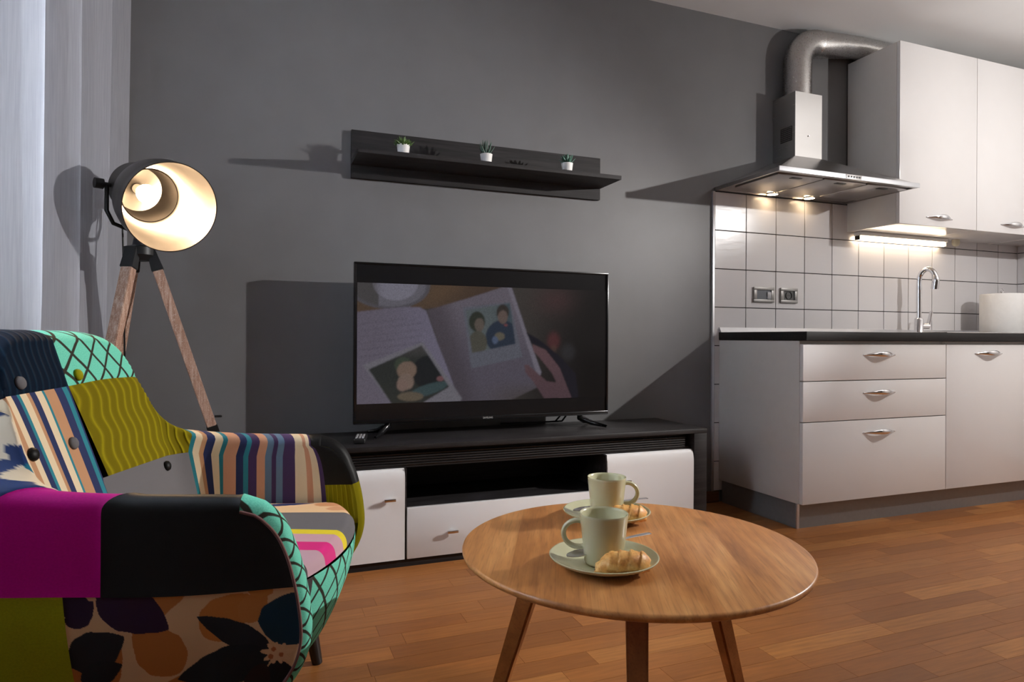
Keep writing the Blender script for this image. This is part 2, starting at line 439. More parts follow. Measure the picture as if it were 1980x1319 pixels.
def prism(name, poly, y0, y1, mat, parent, axis='Y', bevel=0., world=True):
    """poly (a,b) extruded along axis: Y -> (x,z); X -> (y,z); Z -> (x,y)"""
    bm = bmesh.new()
    f = {'Y': lambda a, b, e: (a, e, b), 'X': lambda a, b, e: (e, a, b), 'Z': lambda a, b, e: (a, b, e)}[axis]
    A = [bm.verts.new(f(a, b, y0)) for a, b in poly]; B = [bm.verts.new(f(a, b, y1)) for a, b in poly]; n = len(poly)
    bm.faces.new(A); bm.faces.new(B[::-1])
    for i in range(n): bm.faces.new((A[i], B[i], B[(i + 1) % n], A[(i + 1) % n]))
    bmesh.ops.recalc_face_normals(bm, faces=bm.faces)
    if bevel: bmesh.ops.bevel(bm, geom=list(bm.edges), offset=bevel, segments=2, affect='EDGES')
    return from_bm(name, bm, mat, parent, world, .6)
def interp(x, xs, ys):
    if x <= xs[0]: return ys[0]
    for i in range(len(xs) - 1):
        if x <= xs[i + 1]:
            k = (x - xs[i]) / (xs[i + 1] - xs[i])
            # monotone-ish cubic (finite difference tangents)
            d0 = (ys[i + 1] - ys[i]) / (xs[i + 1] - xs[i])
            m0 = d0 if i == 0 else .5 * (d0 + (ys[i] - ys[i - 1]) / (xs[i] - xs[i - 1]))
            m1 = d0 if i + 2 >= len(xs) else .5 * (d0 + (ys[i + 2] - ys[i + 1]) / (xs[i + 2] - xs[i + 1]))
            h = xs[i + 1] - xs[i]; k2, k3 = k * k, k * k * k
            return (2 * k3 - 3 * k2 + 1) * ys[i] + (k3 - 2 * k2 + k) * h * m0 + (-2 * k3 + 3 * k2) * ys[i + 1] + (k3 - k2) * h * m1
    return ys[-1]

# ================================================================== SETTING
XW0, XW1, YB, ZC = -.80, 4.633, -4.3, 2.55
def structure(name, *a, **k):
    o = box(name, *a, **k); o['kind'] = 'structure'; return o
wall_back = structure('wall_back', XW0 - .12, XW1 + .12, 0, .12, 0, ZC, M['wall_grey'])
wall_right = structure('wall_right', XW1, XW1 + .12, YB, 0, 0, ZC, M['wall_white'])
wall_front = structure('wall_front', XW0 - .12, XW1 + .12, YB - .12, YB, 0, ZC, M['wall_dim'])
ceiling = structure('ceiling', XW0 - .12, XW1 + .12, YB - .12, .12, ZC, ZC + .1, M['ceiling'])
WY0, WY1, WZ0, WZ1 = -1.8, -.985, .85, 2.25      # window opening in the left wall
wl = boxes('wall_left', [(XW0 - .12, XW0, YB, WY0, 0, ZC), (XW0 - .12, XW0, WY1, 0, 0, ZC), (XW0 - .12, XW0, WY0, WY1, 0, WZ0), (XW0 - .12, XW0, WY0, WY1, WZ1, ZC)], M['wall_white']); wl['kind'] = 'structure'
win = thing('window_1', None, None, (XW0 - .06, WY0, WZ0)); win['kind'] = 'structure'
ym = (WY0 + WY1) / 2
boxes('window_frame', [(XW0 - .09, XW0 - .03, WY0, WY1, WZ0, WZ0 + .06), (XW0 - .09, XW0 - .03, WY0, WY1, WZ1 - .06, WZ1),
      (XW0 - .09, XW0 - .03, WY0, WY0 + .06, WZ0 + .06, WZ1 - .06), (XW0 - .09, XW0 - .03, WY1 - .06, WY1, WZ0 + .06, WZ1 - .06),
      (XW0 - .09, XW0 - .03, ym - .05, ym + .05, WZ0 + .06, WZ1 - .06)], M['white_plastic'], win)
for a, b in ((WY0 + .06, ym - .05), (ym + .05, WY1 - .06)):
    box('window_pane', XW0 - .064, XW0 - .058, a, b, WZ0 + .06, WZ1 - .06, M['pane'], win)

# floor of single parquet blocks
floor = structure('floor', XW0 - .12, XW1 + .12, YB - .12, .12, -.1, -.004, M['floor_base'])
bm = bmesh.new(); bm_box(bm, -.5, .5, -.5, .5, -.5, .5)
plank_me = bpy.data.meshes.new('plank'); bm.to_mesh(plank_me); bm.free(); plank_me.materials.append(M['parquet'])
PWID = .072
rest = []; rng = random.Random(3); nplank = 0
row = 0; y = 0.0
while y > YB:
    x = XW0 - rng.random() * .4
    while x < XW1:
        L = rng.choice((.26, .32, .38, .44, .5, .56))
        x1 = min(x + L, XW1); x0 = max(x, XW0)
        if x1 - x0 > .01:
            cx_, cy_ = (x0 + x1) / 2, y - PWID / 2
            vis = (-2.15 < cy_ < -.38) and x1 > (.15 + max(0, (-.95 - cy_)) * .1) and cx_ < 1.0 + 1.62 * (cy_ + 2.55)
            if vis and nplank < 298:
                o = bpy.data.objects.new('plank', plank_me); link(o, floor); nplank += 1
                o.location = (cx_, cy_, -.002); o.scale = (x1 - x0 - .0008, PWID - .0008, .004)
            else: rest.append((x0 + .0004, x1 - .0004, y - PWID + .0004, y - .0004, -.004, 0))
        x += L
    y -= PWID
# the blocks out of sight are one joined mesh
V_, F_ = [], []
for b in rest:
    k = len(V_)
    for zz in (b[4], b[5]):
        V_ += [(b[0], b[2], zz), (b[1], b[2], zz), (b[1], b[3], zz), (b[0], b[3], zz)]
    F_ += [(k + 4, k + 5, k + 6, k + 7), (k, k + 1, k + 5, k + 4), (k + 1, k + 2, k + 6, k + 5), (k + 2, k + 3, k + 7, k + 6), (k + 3, k, k + 4, k + 7)]
o = mesh('parquet_blocks', V_, F_, M['parquet'], floor); o['kind'] = 'stuff'

# baseboards
for nm, b in (('baseboard_back', (XW0, 2.246, -.014, 0, 0, .06)), ('baseboard_left', (XW0, XW0 + .014, YB, -.014, 0, .06))):
    o = box(nm, *b, M['baseboard'], bevel=.003); o['kind'] = 'structure'

# kitchen splash-back: single tiles over dark grout
TX0 = 2.213; PX = .202; TZ = [.060, .214, .4155, .617, .8185, 1.020, 1.2215, 1.423, 1.6245]
TXs = [TX0] + [2.417 + PX * k for k in range(11)] + [4.633]
grout = boxes('grout', [(TX0, XW1, -.005, 0, .86, 1.6245), (TX0, 2.42, -.005, 0, .06, .86)], M['grout'], wall_back)
tile_cache = {}
def tile(sx, sy, sz, axis, c, parent):
    key = (round(sx, 4), round(sy, 4), round(sz, 4))
    if key not in tile_cache:
        bm = bmesh.new(); bm_box(bm, -sx / 2, sx / 2, -sy / 2, sy / 2, -sz / 2, sz / 2, .0012, 1)
        me = bpy.data.meshes.new('tile'); bm.to_mesh(me); bm.free(); me.materials.append(M['tile']); tile_cache[key] = me
    o = bpy.data.objects.new('tile', tile_cache[key]); link(o, parent); o.location = c; return o
G = .0042
for i in range(len(TXs) - 1):
    x0, x1 = TXs[i], TXs[i + 1]
    for j in range(len(TZ) - 1):
        if j < 4 and i > 0: continue
        tile(x1 - x0 - G, .007, TZ[j + 1] - TZ[j] - G, 'Y', ((x0 + x1) / 2, -.0065, (TZ[j] + TZ[j + 1]) / 2), wall_back)
box('grout', XW1 - .005, XW1, -.81, -.010, .86, 1.6245, M['grout'], wall_right)
for i in range(4):
    y1 = -.010 - PX * i
    for j in range(4, 8):
        tile(.007, PX - G, TZ[j + 1] - TZ[j] - G, 'X', (XW1 - .0065, y1 - PX / 2, (TZ[j] + TZ[j + 1]) / 2), wall_right)
o = box('trim_1', 2.199, TX0, -.012, 0, .06, 1.6245, M['alu'], bevel=.001); o['kind'] = 'structure'

# ================================================================== CURTAIN
def curtain_x(y, z):
    mean = interp(-y, [0, .5, .9, 1.2, 1.6, 2.7], [-.50, -.525, -.575, -.655, -.70, -.70])
    ph = interp(-y, [-.2, .04, .27, .575, .84, 1.09, 1.35, 2.7], [-1, 0, 1, 2, 3, 4, 5, 10.4])
    amp = .040 + .008 * math.sin(7 * y + 1) ; fz = z / 2.5
    wv = math.cos(2 * PI * ph - .25 * math.sin(2 * PI * ph) + .25 * (1 - fz) * math.sin(3.1 * y))
    small = .006 * math.sin(2 * PI * ph * 2 + 1.3 + 1.2 * z)
    x = mean + amp * wv * (.75 + .25 * fz) + small
    # pushed back by the tripod leg low down
    push = max(0, min(1, (.78 - z) / .35)) * math.exp(-((y + .18) / .2) ** 2)
    push2 = max(0, min(1, (.95 - z) / .2)) * math.exp(-((y + 1.35) / .45) ** 4)
    return x - .13 * push - .03 * push2
NY, NZ = 230, 50
V_ = []
for i in range(NY):
    y = -.028 - 2.6 * i / (NY - 1)
    for j in range(NZ):
        z = .015 + 2.47 * j / (NZ - 1); V_.append((curtain_x(y, z) + (.012 * (z - 1.5) if y > -.2 else .012 * (z - 1.5) * max(0, 1 - (-.2 - y) / .3)), y, z))
cur = thing('curtain', 'sheer pale grey curtain hanging in folds over the bright window', 'curtain', (-.55, -1.3, 0))
mesh('curtain_cloth', V_, grid_faces(NY, NZ), M['curtain'], cur, True)
rl = box('curtain_rail', -.72, -.47, -2.75, -.02, 2.505, 2.55, M['white_plastic'], cur, .004)

# ================================================================== TV STAND
ST = thing('tv_stand', 'long low anthracite wood stand with glossy white doors under the television', 'tv stand', (.96, -.2, 0))
SX0, SX1, SYF = .057, 1.862, -.41
W_ = M['stand_wood']
box('top_board', SX0, SX1, SYF, -.004, .436, .455, W_, ST, .0015)
for a, b in ((SX0, SX0 + .022), (SX1 - .068, SX1)):
    box('side_panel', a, b, SYF + .002, -.004, 0, .436, W_, ST, .0015)
box('side_panel', SX0 + .0, SX0 + .03, SYF + .002, -.1, 0, .436, W_, ST, .0015)
box('back_panel', SX0 + .022, SX1 - .068, -.014, -.004, .02, .436, W_, ST)
box('base_panel', SX0 + .022, SX1 - .068, SYF + .03, -.014, .012, .030, W_, ST)
box('plinth_rail', SX0 + .022, SX1 - .068, SYF + .012, SYF + .03, 0, .028, W_, ST)
box('niche_floor', .512, 1.352, SYF + .02, -.014, .200, .214, W_, ST)
box('niche_ceiling', SX0 + .022, SX1 - .068, SYF + .03, -.014, .366, .376, W_, ST)
for a in (.507, 1.352):
    box('divider', a, a + .006, SYF + .006, -.014, .030, .366, W_, ST)
box('slat_backing', SX0 + .022, SX1 - .068, SYF + .05, SYF + .06, .372, .436, M['black_plastic'], ST)
for k in range(5):
    z0 = .3745 + k * .0096
    box('slat', SX0 + .022, 1.765, SYF + .026, SYF + .05, z0, z0 + .0062, W_, ST, .001)
def curved_front(name, x0, x1, z0, z1, parent, r=.022, round_right=False):
    """lacquered front whose top edge rolls back"""
    prof = [(SYF + .018, z0), (SYF, z0 + .001)]
    n = 8; 
    prof.append((SYF - .001, z1 - .055))
    for k in range(1, n + 1):
        a = PI / 2 * k / n; prof.append((SYF - .001 + .020 * (1 - math.cos(a)), z1 - .055 + .055 * math.sin(a)))
    prof.append((SYF + .024, z1)); prof.append((SYF + .024, z0))
    o = prism(name, prof, x0, x1, M['white_gloss'], parent, 'X', 0)
    o.data.polygons.foreach_set('use_smooth', [True] * len(o.data.polygons)); o.data.set_sharp_from_angle(angle=.5)
    return o
def small_pull(parent, x, z, yf):
    poly = [(-.021, -.0045), (.021, -.0045), (.021, .0045), (-.021, .0045)]
    o = boxes('pull', [(x - .021, x + .021, yf - .024, yf - .014, z - .005, z + .005), (x - .008, x + .008, yf - .015, yf + .002, z - .003, z + .003)], M['chrome'], parent, .0012)
    return o
d1 = curved_front('door', .087, .5055, .030, .366, ST); small_pull(d1, .447, .258, SYF)
d2 = curved_front('door', 1.3585, 1.790, .030, .366, ST); small_pull(d2, 1.44, .254, SYF)
dr = box('drawer', .5145, 1.3515, SYF, SYF + .02, .030, .2195, M['white_gloss'], ST, .002); small_pull(dr, .685, .120, SYF); small_pull(dr, 1.18, .120, SYF)

# ================================================================== TELEVISION
TV = thing('television', 'black flat television showing an open photo album, on the low stand', 'television', (.915, -.16, .455))
TX_0, TX_1, TYF, TZ_0, TZ_1 = .346, 1.484, -.185, .508, 1.151
boxes('bezel', [(TX_0, TX_1, TYF - .004, TYF + .022, TZ_1 - .008, TZ_1), (TX_0, TX_1, TYF - .004, TYF + .022, TZ_0, TZ_0 + .016),
      (TX_0, TX_0 + .009, TYF - .004, TYF + .022, TZ_0 + .016, TZ_1 - .008), (TX_1 - .009, TX_1, TYF - .004, TYF + .022, TZ_0 + .016, TZ_1 - .008)], M['black_gloss'], TV, .0015)
box('back_shell', TX_0 + .08, TX_1 - .08, TYF + .022, TYF + .058, TZ_0 + .05, TZ_1 - .1, M['black_plastic'], TV, .008)
box('back_plate', TX_0 + .004, TX_1 - .004, TYF + .006, TYF + .0225, TZ_0 + .004, TZ_1 - .004, M['black_plastic'], TV)
# screen picture (painted per vertex, photo of an album in a letterboxed film)
def inpoly(x, y, P):
    c = False; n = len(P); j = n - 1
    for i in range(n):
        xi, yi = P[i]; xj, yj = P[j]
        if (yi > y) != (yj > y) and x < (xj - xi) * (y - yi) / (yj - yi) + xi: c = not c
        j = i
    return c
def ell(x, y, cx, cy, rx, ry, a=0.):
    dx, dy = x - cx, y - cy; c, s = math.cos(a), math.sin(a)
    u, v = (dx * c + dy * s) / rx, (-dx * s + dy * c) / ry
    return u * u + v * v
PAGE_L = [(150, 402), (300, 378), (430, 364), (490, 368), (525, 392), (590, 600), (650, 770), (725, 1000), (150, 1010)]
PAGE_R = [(530, 385), (760, 310), (1015, 225), (1120, 470), (1245, 780), (1250, 880), (1040, 975), (725, 1000), (600, 620)]
EDGE = [(1015, 225), (1045, 225), (1150, 520), (1260, 790), (1245, 840), (1225, 800), (1110, 480)]
PH1W = [(192, 742), (505, 592), (735, 960), (700, 1010), (350, 1010)]
PH1 = [(222, 768), (500, 614), (657, 884), (470, 1010), (350, 1010)]
PH2W = [(736, 366), (1038, 332), (1125, 690), (790, 765)]
PH2 = [(755, 386), (1036, 338), (1077, 604), (795, 664)]
HAND = [(1195, 608), (1290, 645), (1395, 760), (1490, 960), (1280, 960), (1200, 850), (1145, 790), (1140, 740), (1165, 742), (1230, 795), (1300, 850), (1372, 858), (1340, 800), (1250, 700), (1200, 650)]
JACKET = [(1150, 530), (1240, 575), (1400, 690), (1520, 800), (1545, 960), (1478, 960), (1390, 755), (1290, 640), (1185, 600)]
def sm(a, b, x):
    t = max(0, min(1, (x - a) / (b - a))); return t * t * (3 - 2 * t)
def mixc(a, b, t): return tuple(p * (1 - t) + q * t for p, q in zip(a, b))
def film(x, y):
    # coordinates of a crop of the picture, x 165..1765, y 210..990
    c = mixc((70, 64, 60), (30, 26, 27), sm(1050, 1700, x + .35 * (y - 400)))
    c = mixc(c, (96, 52, 56), .55 * math.exp(-ell(x, y, 1370, 320, 150, 95)))
    c = mixc(c, (116, 40, 46), .7 * math.exp(-ell(x, y, 1350, 585, 52, 62) ** 2)); c = mixc(c, (100, 76, 58), .5 * math.exp(-ell(x, y, 1350, 640, 22, 30) ** 2))
    c = mixc(c, (58, 58, 64), .7 * math.exp(-ell(x, y, 1460, 660, 60, 60) ** 2))
    c = mixc(c, (20, 16, 17), .8 * sm(600, 760, y) * sm(1450, 1650, x))
    if x < 1010 and y < 420 - .12 * (x - 165):
        c = mixc((98, 74, 54), (84, 62, 46), sm(480, 900, x)); c = mixc(c, (118, 86, 52), .5 * math.exp(-ell(x, y, 620, 260, 140, 60, -.4)))
        e = ell(x, y, 330, 230, 215, 150)
        if e < 1: c = (92, 88, 98)
        if e < .80: c = (112, 108, 122)
        e2 = ell(x, y, 360, 205, 120, 120)
        if e2 < 1: c = mixc((134, 130, 150), (98, 92, 100), sm(300, 220, x))
        if e2 > 1 and e < .8 and x < 270: c = (84, 80, 82)
    if inpoly(x, y, PAGE_R):
        c = mixc((112, 102, 118), (94, 86, 104), sm(300, 800, y)); c = mixc(c, (78, 68, 78), .7 * sm(760, 600, x - .3 * (y - 500)))
        c = mixc(c, (84, 74, 72), .7 * sm(820, 960, y) * sm(760, 1150, x))
    if inpoly(x, y, EDGE): c = (126, 118, 136)
    if inpoly(x, y, PAGE_L):
        c = mixc((112, 102, 122), (120, 112, 140), sm(200, 600, x))
        ln = (y + .16 * x) % 42
        if ln < 5 and 175 < x < 500 and 440 < y < 690 and math.sin(x * .21 + y) > -.35: c = mixc(c, (82, 76, 92), .6)
    if inpoly(x, y, PH2W): c = (100, 102, 118)
    if inpoly(x, y, PH2):
        c = mixc((92, 104, 108), (64, 84, 96), sm(900, 1060, x))
        for (cx, cy, rx, ry, col) in ((985, 560, 105, 110, (40, 56, 78)), (825, 460, 50, 66, (52, 58, 48)), (840, 480, 30, 44, (106, 92, 82)), (830, 600, 58, 80, (86, 84, 72)), (990, 400, 42, 52, (60, 54, 50)), (990, 430, 32, 44, (112, 90, 82)), (970, 556, 34, 26, (108, 100, 82)), (940, 580, 20, 26, (76, 96, 132)), (1010, 482, 12, 9, (132, 60, 66))):
            if ell(x, y, cx, cy, rx, ry) < 1: c = col
    if inpoly(x, y, PH1W): c = (122, 118, 130)
    if inpoly(x, y, PH1):
        c = mixc((50, 54, 52), (72, 70, 70), sm(720, 640, y))
        for (cx, cy, rx, ry, a, col) in ((540, 790, 90, 110, 0, (34, 38, 42)), (400, 740, 46, 50, 0, (66, 78, 62)), (420, 775, 52, 58, .3, (134, 106, 88)), (415, 850, 44, 52, 0, (138, 112, 98)), (395, 870, 30, 40, 0, (140, 110, 98)), (540, 900, 120, 34, -.35, (58, 84, 88)), (440, 945, 70, 30, 0, (110, 96, 76)), (606, 830, 22, 16, 0, (130, 78, 84))):
            if ell(x, y, cx, cy, rx, ry, a) < 1: c = col
    if inpoly(x, y, JACKET): c = (30, 28, 42)
    if inpoly(x, y, HAND): c = mixc((112, 74, 82), (96, 66, 76), sm(600, 950, y))
    return c
GX, GZ = 420, 190
fx0, fx1, fz0, fz1 = TX_0 + .013, TX_1 - .009, .588, 1.070
V_, Cc = [], []
for i in range(GX):
    for j in range(GZ):
        u, v = i / (GX - 1), j / (GZ - 1)
        # picture crop is itself a perspective view: undo the foreshortening along the width
        # depth ratio right/left = 1.152
        xs_ = u / 1.152 / ((1 - u) + u / 1.152) * 1.0
        X_ = 165 + xs_ * 1605; yt = 210 + (xs_) * 50; yb = 992 - xs_ * 42
        Y_ = yb + (yt - yb) * v
        # undo per-column perspective so that shapes sit as photographed
        c = film(X_, 992 - (992 - 210) * 0 - (992 - Y_))
        V_.append((fx0 + (fx1 - fx0) * u, TYF + .0015, fz0 + (fz1 - fz0) * v)); Cc.append(S(*c))
import numpy as np
A_ = np.array(Cc).reshape(GX, GZ, 3)
for _ in range(3):
    B_ = np.pad(A_, ((1, 1), (1, 1), (0, 0)), 'edge')
    A_ = (B_[:-2, 1:-1] + B_[2:, 1:-1] + B_[1:-1, :-2] + B_[1:-1, 2:] + 2 * B_[1:-1, 1:-1]) / 6
rg_ = np.random.RandomState(2); A_ = A_ * (.52 + .05 * rg_.standard_normal((GX, GZ, 1)))
gr_ = A_.mean(axis=2, keepdims=True); A_ = (gr_ + (A_ - gr_) * .70) * .9
Cc = [tuple(c) for c in np.clip(A_, 0, 1).reshape(-1, 3)]
box('screen', TX_0 + .009, TX_1 - .009, TYF + .002, TYF + .006, TZ_0 + .016, TZ_1 - .008, M['black_gloss'], TV)
mesh('picture', V_, grid_faces(GX, GZ), M['screen'], TV, printc=Cc)
for sx, xf, xb in ((0, .42, .50), (1, 1.44, 1.385)):
    xt = .485 if sx == 0 else 1.352
    # forked foot: neck, front and rear toes
    ft = thing_part = None
    V1, F1 = tube_vf([(xt, -.165, .52), (xt, -.165, .495), ((xt + xf) / 2, -.20, .474), (xf, -.255, .4635)], [.015, .014, .011, .006], 10)
    V2, F2 = tube_vf([(xt, -.165, .495), ((xt + xf) / 2, -.12, .472), (xf, -.075, .4635)], [.013, .010, .006], 10)
    k = len(V1); o = mesh('foot', V1 + V2, F1 + [tuple(i + k for i in f_) for f_ in F2], M['black_gloss'], TV, True)
fc = bpy.data.curves.new('logo', 'FONT'); fc.body = 'SAMSUNG'; fc.size = .0115; fc.align_x = 'CENTER'; fc.extrude = .0003
fo = bpy.data.objects.new('logo', fc); me = bpy.data.meshes.new_from_object(fo); bpy.data.objects.remove(fo)
me.materials.append(M['logo'])
lo = link(bpy.data.objects.new('logo', me), TV); lo.location = (.905 - .915, TYF - .0044 + .16, .5115 - .455); lo.rotation_euler = (PI / 2, 0, 0); lo.scale = (.85, 1, 1)
for k, (x, dx) in enumerate(((1.275, .0), (1.305, .004))):
    tube('cable', [(x, -.135, .545), (x, -.12, .50), (x + dx, -.07, .470), (x + dx - .01, -.03, .4635), (x - .25, -.022, .4635)], .004, M['cable'], TV, 8)

# remote control
rm = thing('remote_control', 'small black remote control with grey keys beside the television foot', 'remote control', (.363, -.265, .456), math.radians(-12))
bm = bmesh.new(); bm_box(bm, -.022, .022, -.075, .075, 0, .019, .005, 3); from_bm('body', bm, M['black_plastic'], rm, False, .6)
M['key'] = plain('grey_key', (.30, .30, .31), .5)
for r_ in range(6):
    for c_ in range(3):
        x, y = -.012 + c_ * .012, -.058 + r_ * .018
        bm = bmesh.new(); bm_box(bm, x - .0042, x + .0042, y - .006, y + .006, .0185, .0212, .001, 1); from_bm('key', bm, M['key'], rm, False)

# ================================================================== WALL SHELF AND PLANTS
SH = thing('wall_shelf', 'dark anthracite wooden wall shelf above the television', 'shelf', (.94, 0, 1.52))
box('back_board', .354, 1.53, -.020, 0, 1.521, 1.722, M['shelf_wood'], SH, .001)
box('plank', .354, 1.53, -.22, -.0201, 1.575, 1.593, M['shelf_wood'], SH, .001)
POTP = [(.0, 0), (.0205, 0), (.0215, .002), (.0262, .044), (.0268, .046), (.0235, .046), (.0225, .040), (0, .040)]
def leaf_vf(base, d, length, width, thick, curl=.3, n=6):
    """tapering succulent leaf"""
    d = Vector(d).normalized(); up = Vector((0, 0, 1)); side = d.cross(up)
    side = side.normalized() if side.length > 1e-4 else Vector((1, 0, 0)); nrm = side.cross(d)
    V, F_ = [], []; seg = 6
    for i in range(n + 1):
        s = i / n; w_ = width * (math.sin(PI * min(1, .25 + .75 * s)) ** .8 if s < 1 else 0) + .0004
        p = Vector(base) + d * (length * s) + nrm * (curl * length * s * s)
        for k in range(seg):
            a = 2 * PI * k / seg; V.append(p + side * (w_ * math.cos(a)) + nrm * (thick * w_ / width * math.sin(a)))
    F_ = grid_faces(n + 1, seg, closed_m=True, flip=True); return V, F_
def foliage(name, leaves, mat, parent):
    V, F_ = [], []
    for L in leaves:
        v, f = leaf_vf(*L); k = len(V); V += v; F_ += [tuple(i + k for i in q) for q in f]
    return mesh(name, V, F_, mat, parent, True, world=False)
rng = random.Random(5)
def pot(label, x, y):
    t = thing('potted_succulent', label, 'plant', (x, y, 1.5935), 0, 'small succulents on the wall shelf')
    lathe('pot', POTP, M['pot'], t, seg=28, world=False); lathe('soil', [(0, .041), (.0226, .041)], M['soil'], t, seg=20, world=False); return t
p1 = pot('white pot with bushy bright green succulent, leftmost on the shelf', .545, -.155)
lv = []
for k in range(70):
    a = rng.random() * 2 * PI; el = math.acos(rng.random() ** .7); r = .013 * rng.random()
    d = (math.sin(el) * math.cos(a), math.sin(el) * math.sin(a), math.cos(el)); L = .028 + .014 * rng.random()
    lv.append(((r * math.cos(a), r * math.sin(a), .040), d, L, .0042, .002, .1, 4))
foliage('foliage', lv, M['leaf_bright'], p1)
p2 = pot('white pot with tall spiky dark succulent, middle of the shelf', .903, -.155)
lv = []
for k in range(15):
    a = k * 2.4; el = .12 + .75 * (k / 15); d = (math.sin(el) * math.cos(a), math.sin(el) * math.sin(a), math.cos(el))
    lv.append(((0.004 * math.cos(a), .004 * math.sin(a), .040), d, .066 - .014 * (k / 15) + .006 * rng.random(), .0042, .003, .12, 7))
foliage('foliage', lv, M['leaf_dark'], p2)
p3 = pot('white pot with broad pointed blue-green succulent, rightmost on the shelf', 1.287, -.155)
lv = []
for k in range(16):
    a = k * 2.4; el = .1 + 1.05 * (k / 16); d = (math.sin(el) * math.cos(a), math.sin(el) * math.sin(a), math.cos(el))
    lv.append(((0.004 * math.cos(a), .004 * math.sin(a), .040), d, .047 + .004 * rng.random(), .0068, .0035, .12, 7))
foliage('foliage', lv, M['leaf_blue'], p3)

# ================================================================== KITCHEN
def bow_handle(parent, x, z, yf, width=.205):
    """chrome bow handle, pointed ends, blade-like middle standing off the front"""
    n = 24; V = []; seg = 10
    for i in range(n + 1):
        s = -1 + 2 * i / n; c = math.cos(s * PI / 2)
        stand = .030 * c ** 1.3 + .001
        hh = .0025 + .0105 * c ** 1.4; th = .002 + .0035 * c
        lift = .004 * c
        for k in range(seg):
            a = 2 * PI * k / seg
            V.append((x + s * width / 2, yf - stand + th * math.cos(a), z + lift + hh * math.sin(a) - .004))
    F_ = grid_faces(n + 1, seg, closed_m=True, flip=True); F_.append(tuple(range(seg))); F_.append(tuple(range(n * seg, (n + 1) * seg))[::-1])
    return mesh('handle', V, F_, M['chrome'], parent, True)
BX = [2.244, 3.1575, 3.775, 4.630]; BF = -.577
WG, WC = M['white_gloss'], M['white_carcass']
def carcass(t, x0, x1, y0, z0, z1, side_left=True):
    box('side_panel', x0, x0 + .018, y0, -.012, z0, z1, WC, t, .001); box('side_panel', x1 - .018, x1, y0, -.012, z0, z1, WC, t, .001)
    box('bottom_panel', x0 + .018, x1 - .018, y0, -.012, z0, z0 + .018, WC, t); box('top_panel', x0 + .018, x1 - .018, y0, -.012, z1 - .018, z1, WC, t)
    box('back_panel', x0 + .018, x1 - .018, -.020, -.0121, z0 + .018, z1 - .018, WC, t)
c1 = thing('base_cabinet', 'white kitchen base cabinet with three glossy drawers, at the counter end', 'cabinet', (2.70, -.29, .118))
carcass(c1, BX[0], BX[1] - .001, -.556, .118, .847)
for z0, z1, hz in ((.668, .832, .787), (.4855, .6645, .611), (.119, .482, .427)):
    d = box('drawer_front', BX[0] + .001, BX[1] - .002, BF, -.557, z0, z1, WG, c1, .0015); bow_handle(d, 2.706, hz, BF)
c2 = thing('base_cabinet', 'white kitchen base cabinet with one tall glossy door under the sink', 'cabinet', (3.47, -.29, .118))
carcass(c2, BX[1] + .001, BX[2] - .001, -.556, .118, .847)
d = box('door', BX[1] + .002, BX[2] - .002, BF, -.557, .119, .832, WG, c2, .0015); bow_handle(d, 3.468, .790, BF)
c3 = thing('base_cabinet', 'white kitchen base cabinet in the far right corner, cut by the frame', 'cabinet', (4.2, -.29, .118))
carcass(c3, BX[2] + .001, BX[3], -.556, .118, .847)
d = box('door', BX[2] + .002, BX[3] - .002, BF, -.557, .119, .832, WG, c3, .0015); bow_handle(d, 4.2, .790, BF)
pl = thing('plinth', 'grey metallic plinth along the floor under the white base cabinets', 'plinth', (3.4, -.5, 0))
box('front_board', 2.275, 4.630, -.527, -.513, 0, .1175, M['plinth'], pl); box('side_board', 2.262, 2.275, -.520, -.016, 0, .1175, M['plinth'], pl)
box('corner_strip', 2.2595, 2.275, -.5295, -.5205, 0, .1175, M['alu'], pl, .001)
wt = box('worktop', 2.241, 4.630, -.60, -.0105, .849, .889, M['worktop'], None, .0015)
tag(wt, 'black wood-grain kitchen worktop over the white base cabinets', 'worktop')
us = prism('upstand', [(-.030, .8892), (-.0105, .8892), (-.0105, .9145), (-.0155, .9145)], 2.242, 4.62, M['alu'], None, 'X')
tag(us, 'silver angled upstand strip where the worktop meets the tiles', 'upstand')

# sink
SK = thing('sink', 'flat stainless steel inset sink with drainer in the black worktop', 'sink', (3.6, -.32, .889))
sx0, sx1, sy0, sy1 = 3.18, 4.02, -.565, -.09
boxes('rim', [(sx0, sx1, sy0, sy0 + .035, .8893, .8945), (sx0, sx1, sy1 - .07, sy1, .8893, .8945), (sx0, sx0 + .36, sy0 + .035, sy1 - .07, .8893, .8945), (sx1 - .04, sx1, sy0 + .035, sy1 - .07, .8893, .8945)], M['steel'], SK, .001)
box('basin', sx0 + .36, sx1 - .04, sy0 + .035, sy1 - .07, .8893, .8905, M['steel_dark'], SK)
# tap
FA = thing('kitchen_tap', 'chrome gooseneck kitchen tap with side lever behind the sink', 'tap', (3.566, -.125, .8945))
lathe('body', [(0, 0), (.026, 0), (.026, .006), (.0235, .010), (.0235, .078), (.021, .084), (.015, .088), (0, .088)], M['chrome'], FA, seg=28, world=False)
path = [(0, 0, .085 + .215 * k / 6) for k in range(7)]
for k in range(1, 17):
    a = PI * 1.10 * k / 16; path.append((.012 * (1 - math.cos(a)) / 2, -.046 * (1 - math.cos(a)), .300 + .066 * math.sin(a)))
path.append((path[-1][0], path[-1][1] + .004, path[-1][2] - .03))
rr = [.0140] * (len(path) - 5) + [.0155, .0178, .0188, .0190, .0190]
tube('spout', path, rr, M['chrome'], FA, 16, world=False)
lvr = tube('lever_hub', [(.018, -.002, .040), (.062, -.012, .040)], .0165, M['chrome'], FA, 18, world=False)
beam('lever', (.058, -.012, .030), (.085, -.014, .128), .026, .018, .015, .011, M['chrome'], lvr, (0, 1, 0), world=False, bevel=.003)
